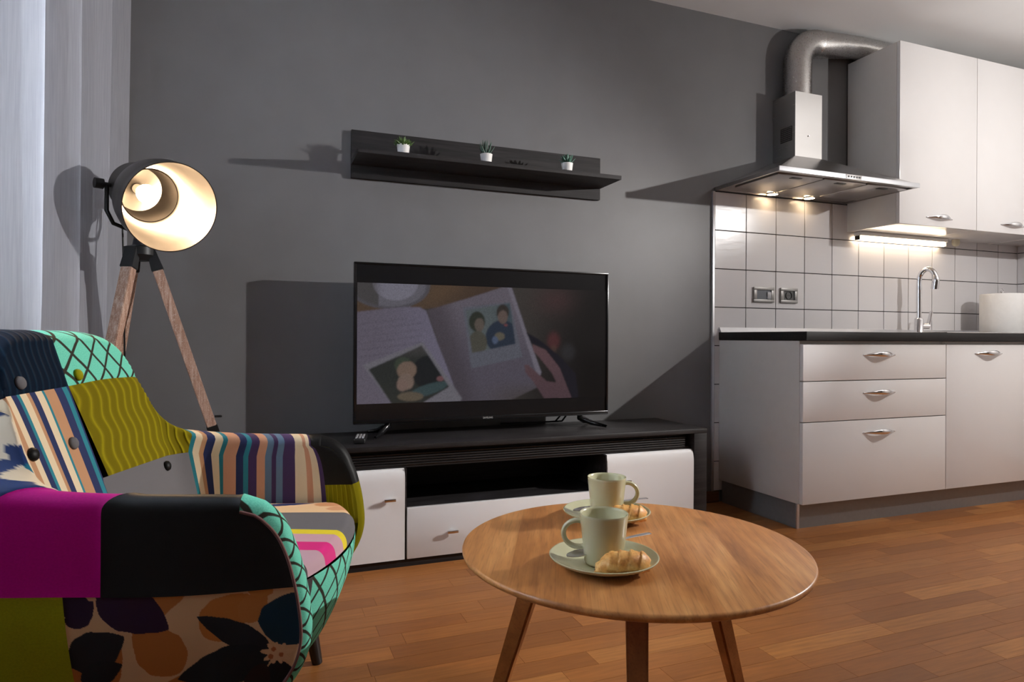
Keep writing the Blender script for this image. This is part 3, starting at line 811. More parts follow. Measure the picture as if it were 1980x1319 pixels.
# paper roll
PR = thing('paper_roll', 'big white kitchen paper roll on the worktop by the corner', 'paper roll', (4.165, -.205, .890))
lathe('roll', [(.02, 0.004), (.110, .004), (.112, .008), (.112, .238), (.110, .242), (.02, .242)], M['paper'], PR, seg=48, world=False)
lathe('core', [(.018, .0), (.0205, .0), (.0205, .244), (.018, .244)], M['cream_plastic'], PR, seg=24, world=False)
lathe('holder_base', [(0, 0), (.075, 0), (.075, .004), (0, .004)], M['chrome'], PR, seg=32, world=False)
tube('holder_loop', [(.0, 0, .0), (.0, 0, .250)] + [(.011 * math.sin(a), 0, .262 - .012 * math.cos(a)) for a in [k * 2 * PI / 14 for k in range(1, 14)]], .0028, M['chrome'], PR, 8, world=False)
# switch and socket
SW = thing('light_switch', 'wide grey framed light switch on the tiles, left of the socket', 'switch', (2.53, -.010, 1.09))
def plate(t, x0, x1, z0, z1):
    boxes('frame', [(x0, x1, -.022, -.0101, z1 - .016, z1), (x0, x1, -.022, -.0101, z0, z0 + .016), (x0, x0 + .02, -.022, -.0101, z0 + .016, z1 - .016), (x1 - .02, x1, -.022, -.0101, z0 + .016, z1 - .016)], M['bezel_grey'], t, .002)
plate(SW, 2.462, 2.600, 1.052, 1.134)
box('switch_plate', 2.482, 2.580, -.016, -.0101, 1.068, 1.118, plain('slate_blue_plastic', (.09, .10, .12), .35), SW); box('rocker', 2.553, 2.5795, -.021, -.016, 1.071, 1.108, plain('pale_grey_plastic', (.34, .34, .36), .4), SW, .001)
SO = thing('wall_socket', 'square grey framed wall socket on the tiles, right of the switch', 'socket', (2.70, -.010, 1.09))
plate(SO, 2.645, 2.763, 1.052, 1.134)
box('socket_plate', 2.665, 2.743, -.015, -.0101, 1.068, 1.118, plain('charcoal_plastic', (.06, .06, .06), .4), SO)
lathe('socket_well', [(.018, 0), (.020, .004), (.022, .004), (.022, 0)], M['black_plastic'], SO, (2.704, -.0149, 1.093), 24, (0, -1, 0))
for dx in (-.0075, 0, .0075):
    lathe('pin_hole', [(0, .0006), (.0022, .0006), (.0022, 0)], M['cable'], SO, (2.704 + dx, -.0149, 1.093), 10, (0, -1, 0))

# wall cabinets
UX = [3.134, 3.7355, 4.34, 4.6255]; UB, UT, UF = 1.469, 2.430, -.338
labels = ['glossy white wall cabinet next to the extractor hood', 'glossy white wall cabinet cut by the right edge of the photo', 'narrow glossy white wall cabinet in the right corner']
for k in range(3):
    t = thing('wall_cabinet', labels[k], 'cabinet', ((UX[k] + UX[k + 1]) / 2, -.17, UB), 0, 'white wall cabinets')
    x0, x1 = UX[k] + .0005, UX[k + 1] - .0005
    box('side_panel', x0, x0 + .018, UF + .02, -.0105, UB, UT, WC, t, .001); box('side_panel', x1 - .018, x1, UF + .02, -.0105, UB, UT, WC, t, .001)
    box('bottom_panel', x0 + .018, x1 - .018, UF + .02, -.0105, UB, UB + .018, WG, t); box('top_panel', x0 + .018, x1 - .018, UF + .02, -.0105, UT - .018, UT, WC, t)
    d = box('door', x0 + .0005, x1 - .0015, UF, UF + .019, UB - .001, UT, WG, t, .0015); bow_handle(d, (x0 + x1) / 2 if k < 2 else x0 + .14, 1.518, UF, .205)
# tube lamp under the cabinet
TU = thing('tube_lamp', 'lit slim tube lamp fixed under the white wall cabinet', 'lamp', (3.53, -.045, 1.44))
box('housing', 3.172, 3.885, -.072, -.022, 1.446, 1.4685, M['white_plastic'], TU, .003)
for a, b in ((3.170, 3.178), (3.880, 3.887)): box('end_cap', a, b, -.062, -.030, 1.422, 1.446, M['black_plastic'] if a < 3.5 else M['white_plastic'], TU, .003)
tube('diffuser', [(3.178, -.047, 1.434), (3.880, -.047, 1.434)], .0115, emit('tube_glow', (1.0, .78, .54), 13.0), TU, 14)
o = thing('cable_grommet', 'round cream plastic cap beside the tube lamp', 'cap', (3.975, -.055, 1.4425))
lathe('cap', [(0, -.016), (.008, -.0145), (.016, -.009), (.0205, 0), (.0215, .012), (.0215, .026), (0, .026)], M['cream_plastic'], o, seg=24, world=False)

# ================================================================== EXTRACTOR HOOD
HD = thing('extractor_hood', 'stainless steel chimney extractor hood above the tiles', 'extractor hood', (2.66, -.2, 1.628))
hx0, hx1, hyf, hz0, hz1 = 2.214, 3.118, -.46, 1.628, 1.645
cx0, cx1, cyf, cz0, cz1 = 2.60, 2.782, -.162, 1.812, 2.150
V_ = [(hx0, hyf, hz1), (hx1, hyf, hz1), (hx1, -.002, hz1), (hx0, -.002, hz1), (cx0, cyf, cz0), (cx1, cyf, cz0), (cx1, -.002, cz0), (cx0, -.002, cz0)]
# slightly dished hip faces
mesh('canopy', V_, [(0, 1, 5, 4), (1, 2, 6, 5), (2, 3, 7, 6), (3, 0, 4, 7)], M['steel'], HD)
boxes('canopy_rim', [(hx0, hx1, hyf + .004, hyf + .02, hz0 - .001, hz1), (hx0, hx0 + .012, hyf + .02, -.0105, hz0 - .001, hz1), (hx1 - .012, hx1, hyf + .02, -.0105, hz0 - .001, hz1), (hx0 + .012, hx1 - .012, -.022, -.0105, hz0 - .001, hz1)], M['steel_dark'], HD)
box('front_lip', hx0 - .002, hx1 + .002, hyf - .004, hyf + .004, hz0 - .002, hz1 + .004, M['alu'], HD, .0015)
cp = box('control_panel', 2.618, 2.718, hyf - .0065, hyf - .0035, hz0 + .001, hz1 + .002, M['steel_dark'], HD, .001)
for k in range(5): box('button', 2.627 + k * .018, 2.638 + k * .018, hyf - .009, hyf - .006, hz0 + .005, hz0 + .013, M['black_plastic'], cp, .001)
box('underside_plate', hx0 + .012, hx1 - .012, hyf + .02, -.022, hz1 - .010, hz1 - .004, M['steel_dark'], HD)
for k in range(3):
    a = 2.262 + k * .283
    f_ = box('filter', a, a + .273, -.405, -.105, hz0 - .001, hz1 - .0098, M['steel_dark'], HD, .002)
    box('latch', a + .105, a + .165, -.385, -.362, hz0 - .0035, hz0 - .0008, M['black_plastic'], f_, .001)
glow = emit('halogen_glow', (1.0, .74, .45), 30.0)
for x in (2.545, 2.80):
    l_ = lathe('spot_lamp', [(.034, 0), (.034, .006), (.027, .008), (.027, .002)], M['chrome'], HD, (x, -.062, hz0 + .004), 24, (0, 0, -1))
    lathe('bulb', [(0, .004), (.026, .004), (.026, 0)], glow, l_, (x, -.062, hz0 + .004), 20, (0, 0, -1))
# chimney: three sides, open top
th = .0015
boxes('chimney', [(cx0, cx1, cyf, cyf + th, cz0, cz1), (cx0, cx0 + th, cyf + th, -.002, cz0, cz1), (cx1 - th, cx1, cyf + th, -.002, cz0, cz1)], M['steel'], HD)
vg = box('vent_grille', cx0 - .0012, cx0, -.140, -.060, 1.90, 1.975, M['black_metal'], HD)
bmv = []
for i in range(8):
    for j in range(7): bmv.append((cx0 - .0022, cx0 - .0012, -.137 + i * .0098, -.131 + i * .0098, 1.904 + j * .0102, 1.910 + j * .0102))
boxes('slot', bmv, M['steel_dark'], vg)
tube('screw', [(2.69, cyf - .0005, 1.925), (2.69, cyf - .005, 1.925)], .004, M['chrome'], HD, 10)
# flexible duct
DU = thing('flexible_duct', 'silver flexible aluminium duct bending from the hood over the cabinets', 'duct', (2.69, -.1, 2.15))
pts = []
cxd, rb = 2.690, .125
for k in range(30): pts.append((cxd, -.085, 2.11 + (2.335 - 2.11) * k / 29, .070, .070))
for k in range(1, 31):
    a = PI / 2 * k / 30; pts.append((cxd + rb * (1 - math.cos(a)), -.085, 2.335 + rb * math.sin(a), .070, .070))
for k in range(1, 60):
    s = k / 59; x = cxd + rb + s * .80; t = min(1, (x - cxd - rb) / .30)
    pts.append((x, -.085, 2.46 + .030 * t, .070 - .013 * t, .070 - .004 * t))
V_ = []; seg = 28; n = len(pts)
for i, (x, y, z, rv, rh) in enumerate(pts):
    if i < 30: u, v = Vector((1, 0, 0)), Vector((0, 1, 0))
    elif i < 60:
        a = PI / 2 * (i - 29) / 30; u, v = Vector((math.cos(a), 0, -math.sin(a))), Vector((0, 1, 0))
    else: u, v = Vector((0, 0, -1)), Vector((0, 1, 0))
    k_ = 1 + (.028 if i % 2 else -.022)
    for k in range(seg):
        a = 2 * PI * k / seg; V_.append(Vector((x, y, z)) + u * (rv * k_ * math.cos(a)) + v * (rh * k_ * math.sin(a)))
mesh('duct_hose', V_, grid_faces(n, seg, closed_m=True), M['foil'], DU, True)

# ================================================================== FLOOR LAMP
LH = Vector((-.362, -.42, 1.125))
FL = thing('floor_lamp', 'lit tripod floor lamp with dark metal shade and pale wooden legs', 'floor lamp', (LH.x, LH.y, 0))
e_ = Vector((.933, -.36, 0)); d_ = Vector((.36, .933, 0))
angs = (25, -92, 145)
for k, a in enumerate(angs):
    a = math.radians(a); dr_ = e_ * math.cos(a) + d_ * math.sin(a); side = Vector((-dr_.y, dr_.x, 0))
    sl = .315
    def P_(z, dr_=dr_): return LH + dr_ * (.035 + sl * (LH.z - z)) + Vector((0, 0, z - LH.z))
    lg = beam('leg', P_(1.08), P_(.545), .034, .034, .030, .030, M['lamp_leg'], FL, side)
    beam('leg_bracket', P_(1.135), P_(1.065), .036, .040, .024, .036, M['black_metal'], lg, side)
    beam('leg_clamp', P_(.556), P_(.50), .038, .036, .034, .034, M['black_metal'], lg, side)
    beam('lower_leg', P_(.52), P_(.004), .024, .020, .022, .018, M['lamp_leg'], lg, side)
    pk = P_(.585) + dr_ * .018; tube('clamp_knob', [pk, pk + dr_ * .02], [.004, .004], M['black_metal'], lg, 8)
    q = pk + dr_ * .02; tube('wing', [q - side * .010, q + side * .010], [.003, .003], M['black_metal'], lg, 8)
lathe('hub', [(0, -.03), (.03, -.03), (.046, -.012), (.046, .012), (.02, .02), (.014, .05), (0, .05)], M['black_metal'], FL, LH + Vector((0, 0, .0)), 24)
ax = Vector((.475, -.865, -.36)).normalized()               # where the shade points
PV = LH + Vector((0, 0, .198))                               # pivot of the shade, above the hub
rimC = PV + ax * .255
outer = [(.0, -.350), (.030, -.349), (.040, -.343), (.042, -.300), (.050, -.292), (.078, -.288), (.083, -.280), (.084, -.205), (.090, -.190), (.106, -.160), (.122, -.118), (.131, -.070), (.134, -.030), (.1345, 0)]
lathe('shade', outer + [(.1352, .002), (.133, .002)], M['dark_metal'], FL, rimC, 72, ax)
lathe('shade_lining', [(.1325, .001), (.132, -.030), (.129, -.070), (.120, -.118), (.106, -.148), (.094, -.164), (.083, -.168)], M['shade_in'], FL, rimC, 72, ax)
lathe('inner_reflector', [(.0815, -.165), (.083, -.166), (.0825, -.195), (.081, -.235), (.070, -.262), (.040, -.276), (0, -.278)], M['shade_in'], FL, rimC, 56, ax)
bulb_c = rimC + ax * (-.195)
lathe('bulb', [(.0, .036), (.012, .033), (.022, .026), (.029, .012), (.030, 0), (.027, -.013), (.019, -.028), (.013, -.045), (.013, -.062)], emit('bulb_glow', (1.0, .72, .42), 14.0), FL, bulb_c, 28, ax)
lathe('bulb_socket', [(.0155, -.045), (.0155, -.079), (0, -.079)], M['white_plastic'], FL, bulb_c, 20, ax)
sd = ax.cross(Vector((0, 0, 1))).normalized()
tube('stem', [LH + Vector((0, 0, .04)), LH + Vector((0, 0, .092))], .011, M['black_metal'], FL, 12)
yoke = [PV + sd * .094, PV + sd * .094 + Vector((0, 0, -.08)), PV + sd * .075 + Vector((0, 0, -.118)), PV + sd * .03 + Vector((0, 0, -.132)), PV - sd * .03 + Vector((0, 0, -.132)), PV - sd * .075 + Vector((0, 0, -.118)), PV - sd * .094 + Vector((0, 0, -.08)), PV - sd * .094]
tube('yoke', yoke, .0065, M['black_metal'], FL, 8)
for s_ in (1, -1):
    tube('side_knob', [PV + sd * (.080 * s_), PV + sd * (.102 * s_), PV + sd * (.104 * s_), PV + sd * (.128 * s_)], [.007, .007, .016, .016], M['black_metal'], FL, 14)
point = point_light('floor_lamp_bulb_light', (0, 0, 0), 9.5, (1.0, .68, .40), .030)
point.parent = FL; point.location = (bulb_c + ax * .070) - Vector((LH.x, LH.y, 0))
nk = rimC - ax * .348
cb = [nk, nk - ax * .04 + Vector((0, 0, -.03)), LH + Vector((-.060, .075, .10)), LH + Vector((-.055, .07, -.05)), LH + Vector((-.05, .07, -.4)), LH + Vector((-.03, .1, -.9)), (LH.x + .05, -.2, .004), (LH.x + .3, -.05, .004)]
cbp = []
for i in range(len(cb) - 1):
    for k in range(5): cbp.append(Vector(cb[i]).lerp(Vector(cb[i + 1]), k / 5))
cbp.append(Vector(cb[-1])); tube('power_cord', cbp, .003, M['cable'], FL, 8)

# ================================================================== COFFEE TABLE
TC = Vector((.685, -1.697, 0)); TR = .333; TH = .45
TB = thing('coffee_table', 'round oak coffee table with splayed wooden legs', 'coffee table', TC)
lathe('table_top', [(0, TH - .030), (TR - .075, TH - .030), (TR - .055, TH - .029), (TR - .010, TH - .0155), (TR - .002, TH - .011), (TR, TH - .006), (TR - .0015, TH - .0015), (TR - .005, TH), (0, TH)], M['oak_top'], TB, seg=120, world=False, sharp=1.2)
for a in (158, -98, 27):
    a = math.radians(a); dr_ = e_ * math.cos(a) + d_ * math.sin(a); side = Vector((-dr_.y, dr_.x, 0))
    beam('leg', dr_ * .185 + Vector((0, 0, TH - .030)), dr_ * .315 + Vector((0, 0, .001)), .038, .024, .040, .026, M['oak_leg'], TB, side, world=False, bevel=.004)
# brace under the top
for a in (158, -98, 27):
    a = math.radians(a); dr_ = e_ * math.cos(a) + d_ * math.sin(a)
    beam('brace', Vector((0, 0, TH - .041)), dr_ * .19 + Vector((0, 0, TH - .041)), .035, .035, .020, .020, M['oak_leg'], TB, (-dr_.y, dr_.x, 0), world=False)

PLP = [(0, .004), (.050, .004), (.056, .0055), (.082, .0145), (.0935, .0200), (.0955, .0208), (.0968, .0198), (.0955, .0175), (.083, .0105), (.058, .0015), (.056, 0), (.050, 0), (.048, .0015), (0, .0015)]
MGP = [(0, 0), (.0295, 0), (.0325, .0015), (.0345, .006), (.0425, .085), (.0432, .0885), (.0425, .0900), (.0408, .0893), (.0395, .086), (.0320, .010), (.029, .0055), (0, .005)]
def set_table(px, py, hang, label_sfx, crx, cry, cra, sp0, sp1, mx=0., my=0.):
    pl_ = thing('saucer', 'sage green plate under the %s' % label_sfx, 'plate', (px, py, TH + .0005), 0, 'green plates on the table')
    lathe('plate', PLP, M['ceramic'], pl_, seg=64, world=False, sharp=1.3)
    mg = thing('mug', 'sage green %s' % label_sfx, 'mug', (px + mx, py + my, TH + .0047), 0, 'green mugs on the table')
    lathe('cup', MGP, M['ceramic'], mg, seg=56, world=False, sharp=1.3)
    hd = e_ * math.cos(hang) + d_ * math.sin(hang); hp = []; hr = []
    for k in range(21):
        a = math.radians(-112 + 224 * k / 20)
        r_ = .0245 + .002 * math.cos(a)
        hp.append(hd * (.0465 + r_ * math.cos(a) * .95 - (.004 if k < 3 else 0)) + Vector((0, 0, .051 + .0235 * math.sin(a)))); hr.append(.0062)
    # squash handle ends into the wall
    V_, F_ = tube_vf(hp, hr, 12, flat=.75)
    mesh('handle', V_, F_, M['ceramic'], mg, True, world=False)
    # croissant
    cr_ = thing('croissant', 'golden croissant by the %s' % label_sfx, 'croissant', (px + crx, py + cry, TH + .0085), cra, 'croissants')
    V_ = []; n, sg = 64, 20
    for i in range(n + 1):
        s = -1 + 2 * i / n
        env = (1 - abs(s) ** 3.6) ** .5
        seg_ph = (s + 1) * 2.6; saw = seg_ph - math.floor(seg_ph)
        r_ = (.0205 * env) * (.92 + .10 * (1 - saw) ** .8 * env) + .0022
        cx_ = s * .047; cy_ = .007 * s * s; cz_ = max(r_ * .80, .003)
        for k in range(sg):
            a = 2 * PI * k / sg; zz = r_ * .86 * math.sin(a); zz = max(zz, -r_ * .72)
            tw = .012 * math.sin(a + .6) * (1 if abs(s) < .95 else 0)
            V_.append((cx_ + tw * .5, cy_ + r_ * math.cos(a), r_ * .72 + zz + .0012 * math.sin(9 * a + 14 * s) * env))
    F_ = grid_faces(n + 1, sg, closed_m=True, flip=True); F_.append(tuple(range(sg))); F_.append(tuple(range(n * sg, (n + 1) * sg))[::-1])
    mesh('pastry', V_, F_, M['croissant'], cr_, True, world=False)
    # spoon from bowl sp0 to handle end sp1 (offsets from plate centre, z above table)
    a, b = Vector(sp0), Vector(sp1); d3 = (b - a); L = d3.length; t_ = d3.normalized(); sdv = t_.cross(Vector((0, 0, 1))).normalized(); nv = sdv.cross(t_)
    sp = thing('teaspoon', 'steel teaspoon by the %s' % label_sfx, 'spoon', (px, py, TH), 0, 'teaspoons')
    V_ = []; n, sg = 40, 12
    for i in range(n + 1):
        s = i / n
        wv = interp(s, [0, .03, .10, .18, .26, .33, .42, .7, .95, 1], [.001, .008, .0135, .0145, .010, .0045, .003, .0042, .0062, .0055])
        dish = .0055 * math.sin(PI * min(1, s / .32)) if s < .32 else 0
        arch = .006 * math.sin(PI * s) ; thk = .0011
        p = a + t_ * (L * s) + nv * (arch * 0 + .003 * math.sin(PI * max(0, (s - .3)) / .7))
        for k in range(sg):
            an = 2 * PI * k / sg; xx = math.cos(an); sag = -dish * (1 - xx * xx)
            V_.append(p + sdv * (wv * xx) + nv * (sag + thk * math.sin(an)))
    F_ = grid_faces(n + 1, sg, closed_m=True, flip=True); F_.append(tuple(range(sg))); F_.append(tuple(range(n * sg, (n + 1) * sg))[::-1])
    mesh('spoon', V_, F_, M['spoon'], sp, True, world=False)
set_table(.572, -1.787, math.radians(172), 'front mug with its handle to the left', .004, -.061, -.32,
          (-.070, .006, .0235), (.118, .035, .036))
set_table(.727, -1.522, math.radians(8), 'rear mug with its handle to the right', .012, -.061, -.34,
          (-.078, .010, .0235), (.112, .010, .034))

# ================================================================== ARMCHAIR
PHI = math.radians(-16)
CH = thing('armchair', 'colourful patchwork armchair with buttoned back and black legs', 'armchair', (-.217, -1.229, 0), PHI)
RV = .024            # height of the rolled top
TT = ([0, .07, .11, .142, .165, .185, .205, .25, .32, .404, .744], [.862, .860, .852, .831, .797, .750, .707, .657, .618, .602, .590])
TTN = ([0, .10, .155, .178, .195, .212, .235, .275, .33, .404, .744], [.862, .862, .858, .842, .805, .752, .698, .650, .618, .603, .590])
def top_z(t): return (interp(t, *TT) if t >= 0 else interp(-t, *TTN)) - RV
XFZ = [.18, .22, .273, .306, .349, .40, .454, .50, .53, .549, .561, .566]; XFX = [.285, .318, .362, .382, .394, .392, .382, .368, .352, .334, .316, .296]
def plan(t, yarm, xj, rc, xarm=None):
    """(x, y, nx, ny, backness, arm fraction) of a U-shaped line"""
    s = 1 if t >= 0 else -1; a = abs(t)
    if a <= .2: x, y, nx, ny, b, u = xj - rc, a / .2 * (yarm - rc), -1, 0, 1., 0.
    elif a <= .404:
        th = (a - .2) / (.204) * PI / 2; x, y = xj - rc * math.cos(th), yarm - rc + rc * math.sin(th); nx, ny = -math.cos(th), math.sin(th); b = math.cos(th); u = 0.
    else: u = (a - .404) / .34; x, y, nx, ny, b = xj, yarm, 0, 1, 0.
    return x, y * s, nx, ny * s, b, u
OUT = (.352, -.06, .15); INN = (.306, .05, .08); INL = (.306, .01, .04)
def body(t, z, h):
    """point on the shell, h -1 inner face .. +1 outer face"""
    P = []
    for prm, lean in ((OUT, .12), (INN if t >= 0 else INL, .30)):
        x, y, nx, ny, b, u = plan(t, *prm)
        if u > 0:
            u = min(1, u); k = max(0, (u - .45) / .55)
            x = prm[1] + (.385 - prm[1]) * u + (interp(z, XFZ, XFX) - .385) * k * k * (1.6 - .6 * k)
        if prm is OUT:
            tap = max(0, (.42 - z) / .22); tap = tap * tap * .03; x -= nx * tap; y -= ny * tap
        P.append(Vector((x - b * (z - .45) * lean, y, z)))
    return P[0].lerp(P[1], (1 - h) / 2)
def shell(t, z, side):
    T = top_z(t)
    if z <= T: return body(t, z, side)
    a = min(PI, (z - T) / .088 * PI)
    p = body(t, T, side * math.cos(a)); p.z = T + RV * math.sin(a); return p
ROLL = .088
def patch(name, mat, side, t0, t1, z0, z1, n=24, m=24, fn=None, uvmode='metric', print_fn=None, puff=.0025, surf=None):
    """fabric panel between t0(b)..t1(b) and z0(t)..z1(t)"""
    f = lambda q: q if callable(q) else (lambda *_: q)
    t0, t1, z0, z1 = f(t0), f(t1), f(z0), f(z1); surf = surf or shell
    V, UV, PC = [], [], []
    for i in range(n + 1):
        a = i / n
        for j in range(m + 1):
            b = j / m; t = t0(b) * (1 - a) + t1(b) * a; z = z0(t) * (1 - b) + z1(t) * b
            p = surf(t, z, side)
            e = 1e-3; pt = surf(t + e, z, side) - surf(t - e, z, side); pz = surf(t, z + e, side) - surf(t, z - e, side)
            nr = pt.cross(pz)
            if nr.length > 1e-12: nr.normalize()
            nr = nr * side_sign(side)
            edge = min(a, 1 - a) * n * .5, min(b, 1 - b) * m * .5
            k = 1 - math.exp(-min(edge[0] * 1.2, edge[1] * 1.2))
            V.append(p + nr * (puff * k)); UV.append((a, b) if uvmode == 'unit' else (t, z))
            if print_fn: PC.append(print_fn(t, z))
    fl_ = grid_faces(n + 1, m + 1)
    o = mesh(name, V, fl_, mat, CH, True, uv=UV, world=False, printc=PC if print_fn else None)
    return o
def side_sign(side): return 1
# --- floral prints
def petal(x, z, bx, bz, tx, tz, w_):
    dx, dz = tx - bx, tz - bz; L = math.hypot(dx, dz); u = ((x - bx) * dx + (z - bz) * dz) / L / L; v = (-(x - bx) * dz + (z - bz) * dx) / L
    if u < 0 or u > 1: return False
    return abs(v) < w_ * (math.sin(PI * u ** .75)) ** .8 * (1 + .025 * math.sin(u * 23 + v * 60))
def floral_side(x, z):
    # x along arm (metres), z height; laid out after the near arm's lower panel
    c = S(202, 164, 124)
    for (bx, bz, tx, tz, w_, col) in ((.10, .39, .235, .47, .032, S(176, 112, 56)), (.24, .36, .31, .43, .036, S(178, 112, 52)), (.20, .30, .13, .385, .04, S(172, 106, 50)), (.30, .385, .34, .435, .022, S(180, 116, 58)), (.02, .26, .11, .345, .045, S(168, 100, 46)), (.17, .245, .25, .29, .03, S(172, 106, 50)), (.31, .455, .35, .43, .02, S(182, 120, 60))):
        if petal(x, z, bx, bz, tx, tz, w_): c = col
    for (bx, bz, tx, tz, w_, col) in ((.355, .345, .395, .432, .046, S(18, 48, 66)), (.345, .335, .228, .395, .022, S(32, 36, 42)), (.345, .325, .195, .288, .034, S(26, 32, 38)), (.352, .315, .375, .23, .026, S(24, 26, 32)), (.335, .31, .30, .23, .02, S(38, 28, 30)),
                                      (.075, .44, .185, .375, .040, S(44, 22, 48)), (.012, .435, .065, .41, .024, S(40, 20, 44)), (.03, .385, .068, .425, .02, S(40, 20, 46)), (.03, .32, .115, .365, .036, S(30, 30, 34)), (.045, .29, .11, .318, .022, S(26, 28, 32))):
        if petal(x, z, bx, bz, tx, tz, w_): c = col
    e = ((x - .355) / .022) ** 2 + ((z - .328) / .016) ** 2
    ang = math.atan2(z - .328, x - .355)
    if e < 1 + .5 * math.sin(ang * 9): c = S(206, 168, 130)
    if math.hypot(x - .35, z - .335) < .004 or math.hypot(x - .362, z - .325) < .004 or math.hypot(x - .345, z - .322) < .0045: c = S(166, 100, 60)
    return c
def floral_print(seed, bgc, cols, n=26, sc=.05, x0=-.4, x1=.5, z0=0., z1=1.):
    r = random.Random(seed); P = []
    for k in range(n):
        bx, bz, a = r.uniform(x0, x1), r.uniform(z0, z1), r.random() * 6.28
        for q in range(r.choice((1, 2, 3))):
            aa = a + q * 1.1; L = sc * r.uniform(.8, 1.6); P.append((bx, bz, bx + L * math.cos(aa), bz + L * math.sin(aa), L * r.uniform(.25, .38), r.choice(cols)))
    def f(x, z):
        c = bgc
        for p in P:
            if petal(x, z, *p[:5]): c = p[5]
        return c
    return f
TN_ = lambda t: top_z(t) + ROLL
# back, inner face
seam = lambda t: interp(t, [-.36, -.08, .05, .25], [.744, .752, .758, .752])
topr = lambda t: max(seam(t) + .001, top_z(t) + ROLL)
tN = lambda b: -.061 - .007 * b          # navy | net, from seam to top
patch('back_panel', M['f_navy'], -1, -.2135, tN, seam, topr, 40, 44)
def net_right(b): return .252 - 0 * b
def topr_net(t): return max(seam(t) + .0005, top_z(t) + ROLL) if top_z(t) > seam(t) - .01 else seam(t) + .0005
patch('back_panel', M['f_net'], -1, tN, .196, seam, lambda t: top_z(t) + ROLL, 40, 44)
tS = lambda b: -.030 * (1 - b) - .061 * b
tFl = lambda b: -.172 * (1 - b) + -.224 * b
patch('back_panel', M['f_stripe_back'], -1, tFl, tS, .36, seam, 40, 40, uvmode='unit')
fb = floral_print(11, S(20, 44, 92), [S(214, 200, 176), S(206, 186, 156), S(18, 104, 124), S(14, 30, 70)], 30, .06, -.8, -.2, .35, .85)
patch('back_panel', M['floral'], -1, -.385, tFl, .36, lambda t: min(seam(t), top_z(t) + ROLL), 60, 110, print_fn=fb)
olv = lambda t: interp(t, [-.1, .24], [.566, .556])
tJ = lambda b: .300 + .06 * b
tJs = lambda b: .300 + .06 * max(0, (b * .325 - .196) / .129)
patch('back_panel', M['f_olive'], -1, tS, tJ, olv, lambda t: min(seam(t), top_z(t) + ROLL), 60, 44)
patch('back_panel', M['f_grey'], -1, tS, .300, .36, olv, 40, 20)
# olive also covers the roll right of the net
patch('back_panel', M['f_olive'], -1, .196, .30, lambda t: min(seam(t), top_z(t) + ROLL - .0006), lambda t: top_z(t) + ROLL, 20, 20)
# far arm, inner face
tB = .668
patch('arm_panel', M['f_stripe_arm'], -1, tJs, tB, .36, TN_, 50, 30, uvmode='unit')
patch('arm_panel', M['f_leather'], -1, tB, .744, lambda t: .462, TN_, 16, 24)
patch('arm_panel', M['f_olive_plain'], -1, tB, .744, .36, .462, 16, 10)
# far arm and back, outer faces
patch('outer_panel', M['f_olive_plain'], 1, .42, .744, .2, top_z, 20, 20); patch('outer_panel', M['f_grey'], 1, .2, .42, .2, top_z, 20, 24)
patch('outer_panel', M['f_leather'], 1, -.0, .2, .2, top_z, 20, 24); patch('outer_panel', M['f_navy'], 1, -.2, -.0, .2, top_z, 20, 24)
# near arm, outer face (faces the camera): magenta | black above, lime | floral below
zs = lambda t: interp(-t, [.2, .45, .60, .744], [.440, .434, .430, .440])
def tx_(x): return -(.404 + .34 * (x - OUT[1]) / (.385 - OUT[1]))
def tMB(b): return tx_(.080 + .022 * max(0, (b - .55) / .45) ** 2)
patch('outer_panel', M['f_magenta'], 1, tMB, -.385, zs, TN_, 40, 30)
patch('outer_panel', M['f_magenta'], 1, -.385, -.2, zs, top_z, 20, 24)
patch('outer_panel', M['f_leather'], 1, -.744, tMB, zs, TN_, 40, 30)
def tLF(b): return tx_(.022 + .022 * (1 - b))
def arm_x(t, z):
    x, y, nx, ny, b_, u = plan(t, *OUT)
    return body(t, z, 1).x if u > 0 else OUT[1] - (abs(.404) - abs(t)) * .9
patch('outer_panel', M['f_lime'], 1, tLF, -.2, .2, zs, 30, 20)
patch('outer_panel', M['floral'], 1, -.744, tLF, .2, zs, 300, 190, print_fn=lambda t, z: floral_side(arm_x(t, z), z))
# near arm, inner face
patch('arm_panel', M['f_net'], -1, -.744, -.40, .36, top_z, 24, 16)
# arm fronts (net band on the near arm, leather / olive on the far arm)
def cap_surf(sgn):
    def f(q, z, side):        # q -1..1 across, z parameter 0..1 along the profile
        k = z; zz = .2 + (top_z(sgn * .744) - .2) * k
        p0 = body(sgn * .744, zz, 1); p1 = body(sgn * .744, zz, -1); e = .002
        xa, xb = interp(zz - e, XFZ, XFX), interp(zz, XFZ, XFX); tx, tz = xb - xa, e; L = math.hypot(tx, tz); nx, nz = tz / L, -tx / L; g_ = max(0, (k - .95) / .05); nx *= 1 - g_; nz = nz + (1 - nz) * g_
        w_ = (1 + q) / 2; p = p1.lerp(p0, w_); bu = (.014 + .010 * max(0, (k - .85) / .15)) * math.sqrt(max(0, 1 - q * q))
        return p + Vector((nx * bu, 0, nz * bu))
    return f
patch('arm_front', M['f_net'], 1, -1, 1, 0, 1, 12, 44, surf=cap_surf(-1), puff=0)
o = patch('arm_front', M['f_leather'], 1, -1, 1, .72, 1, 12, 30, surf=cap_surf(1), puff=0)
patch('arm_front', M['f_olive_plain'], 1, -1, 1, 0, .72, 12, 24, surf=cap_surf(1), puff=0)
# net band UVs in metres
for ob in CH.children:
    if ob.name.startswith('arm_front') and ob.data.materials[0] == M['f_net']:
        lay = ob.data.uv_layers[0].data
        for d in lay: d.uv = (d.uv[0] * .036 + .020, d.uv[1] * .66)
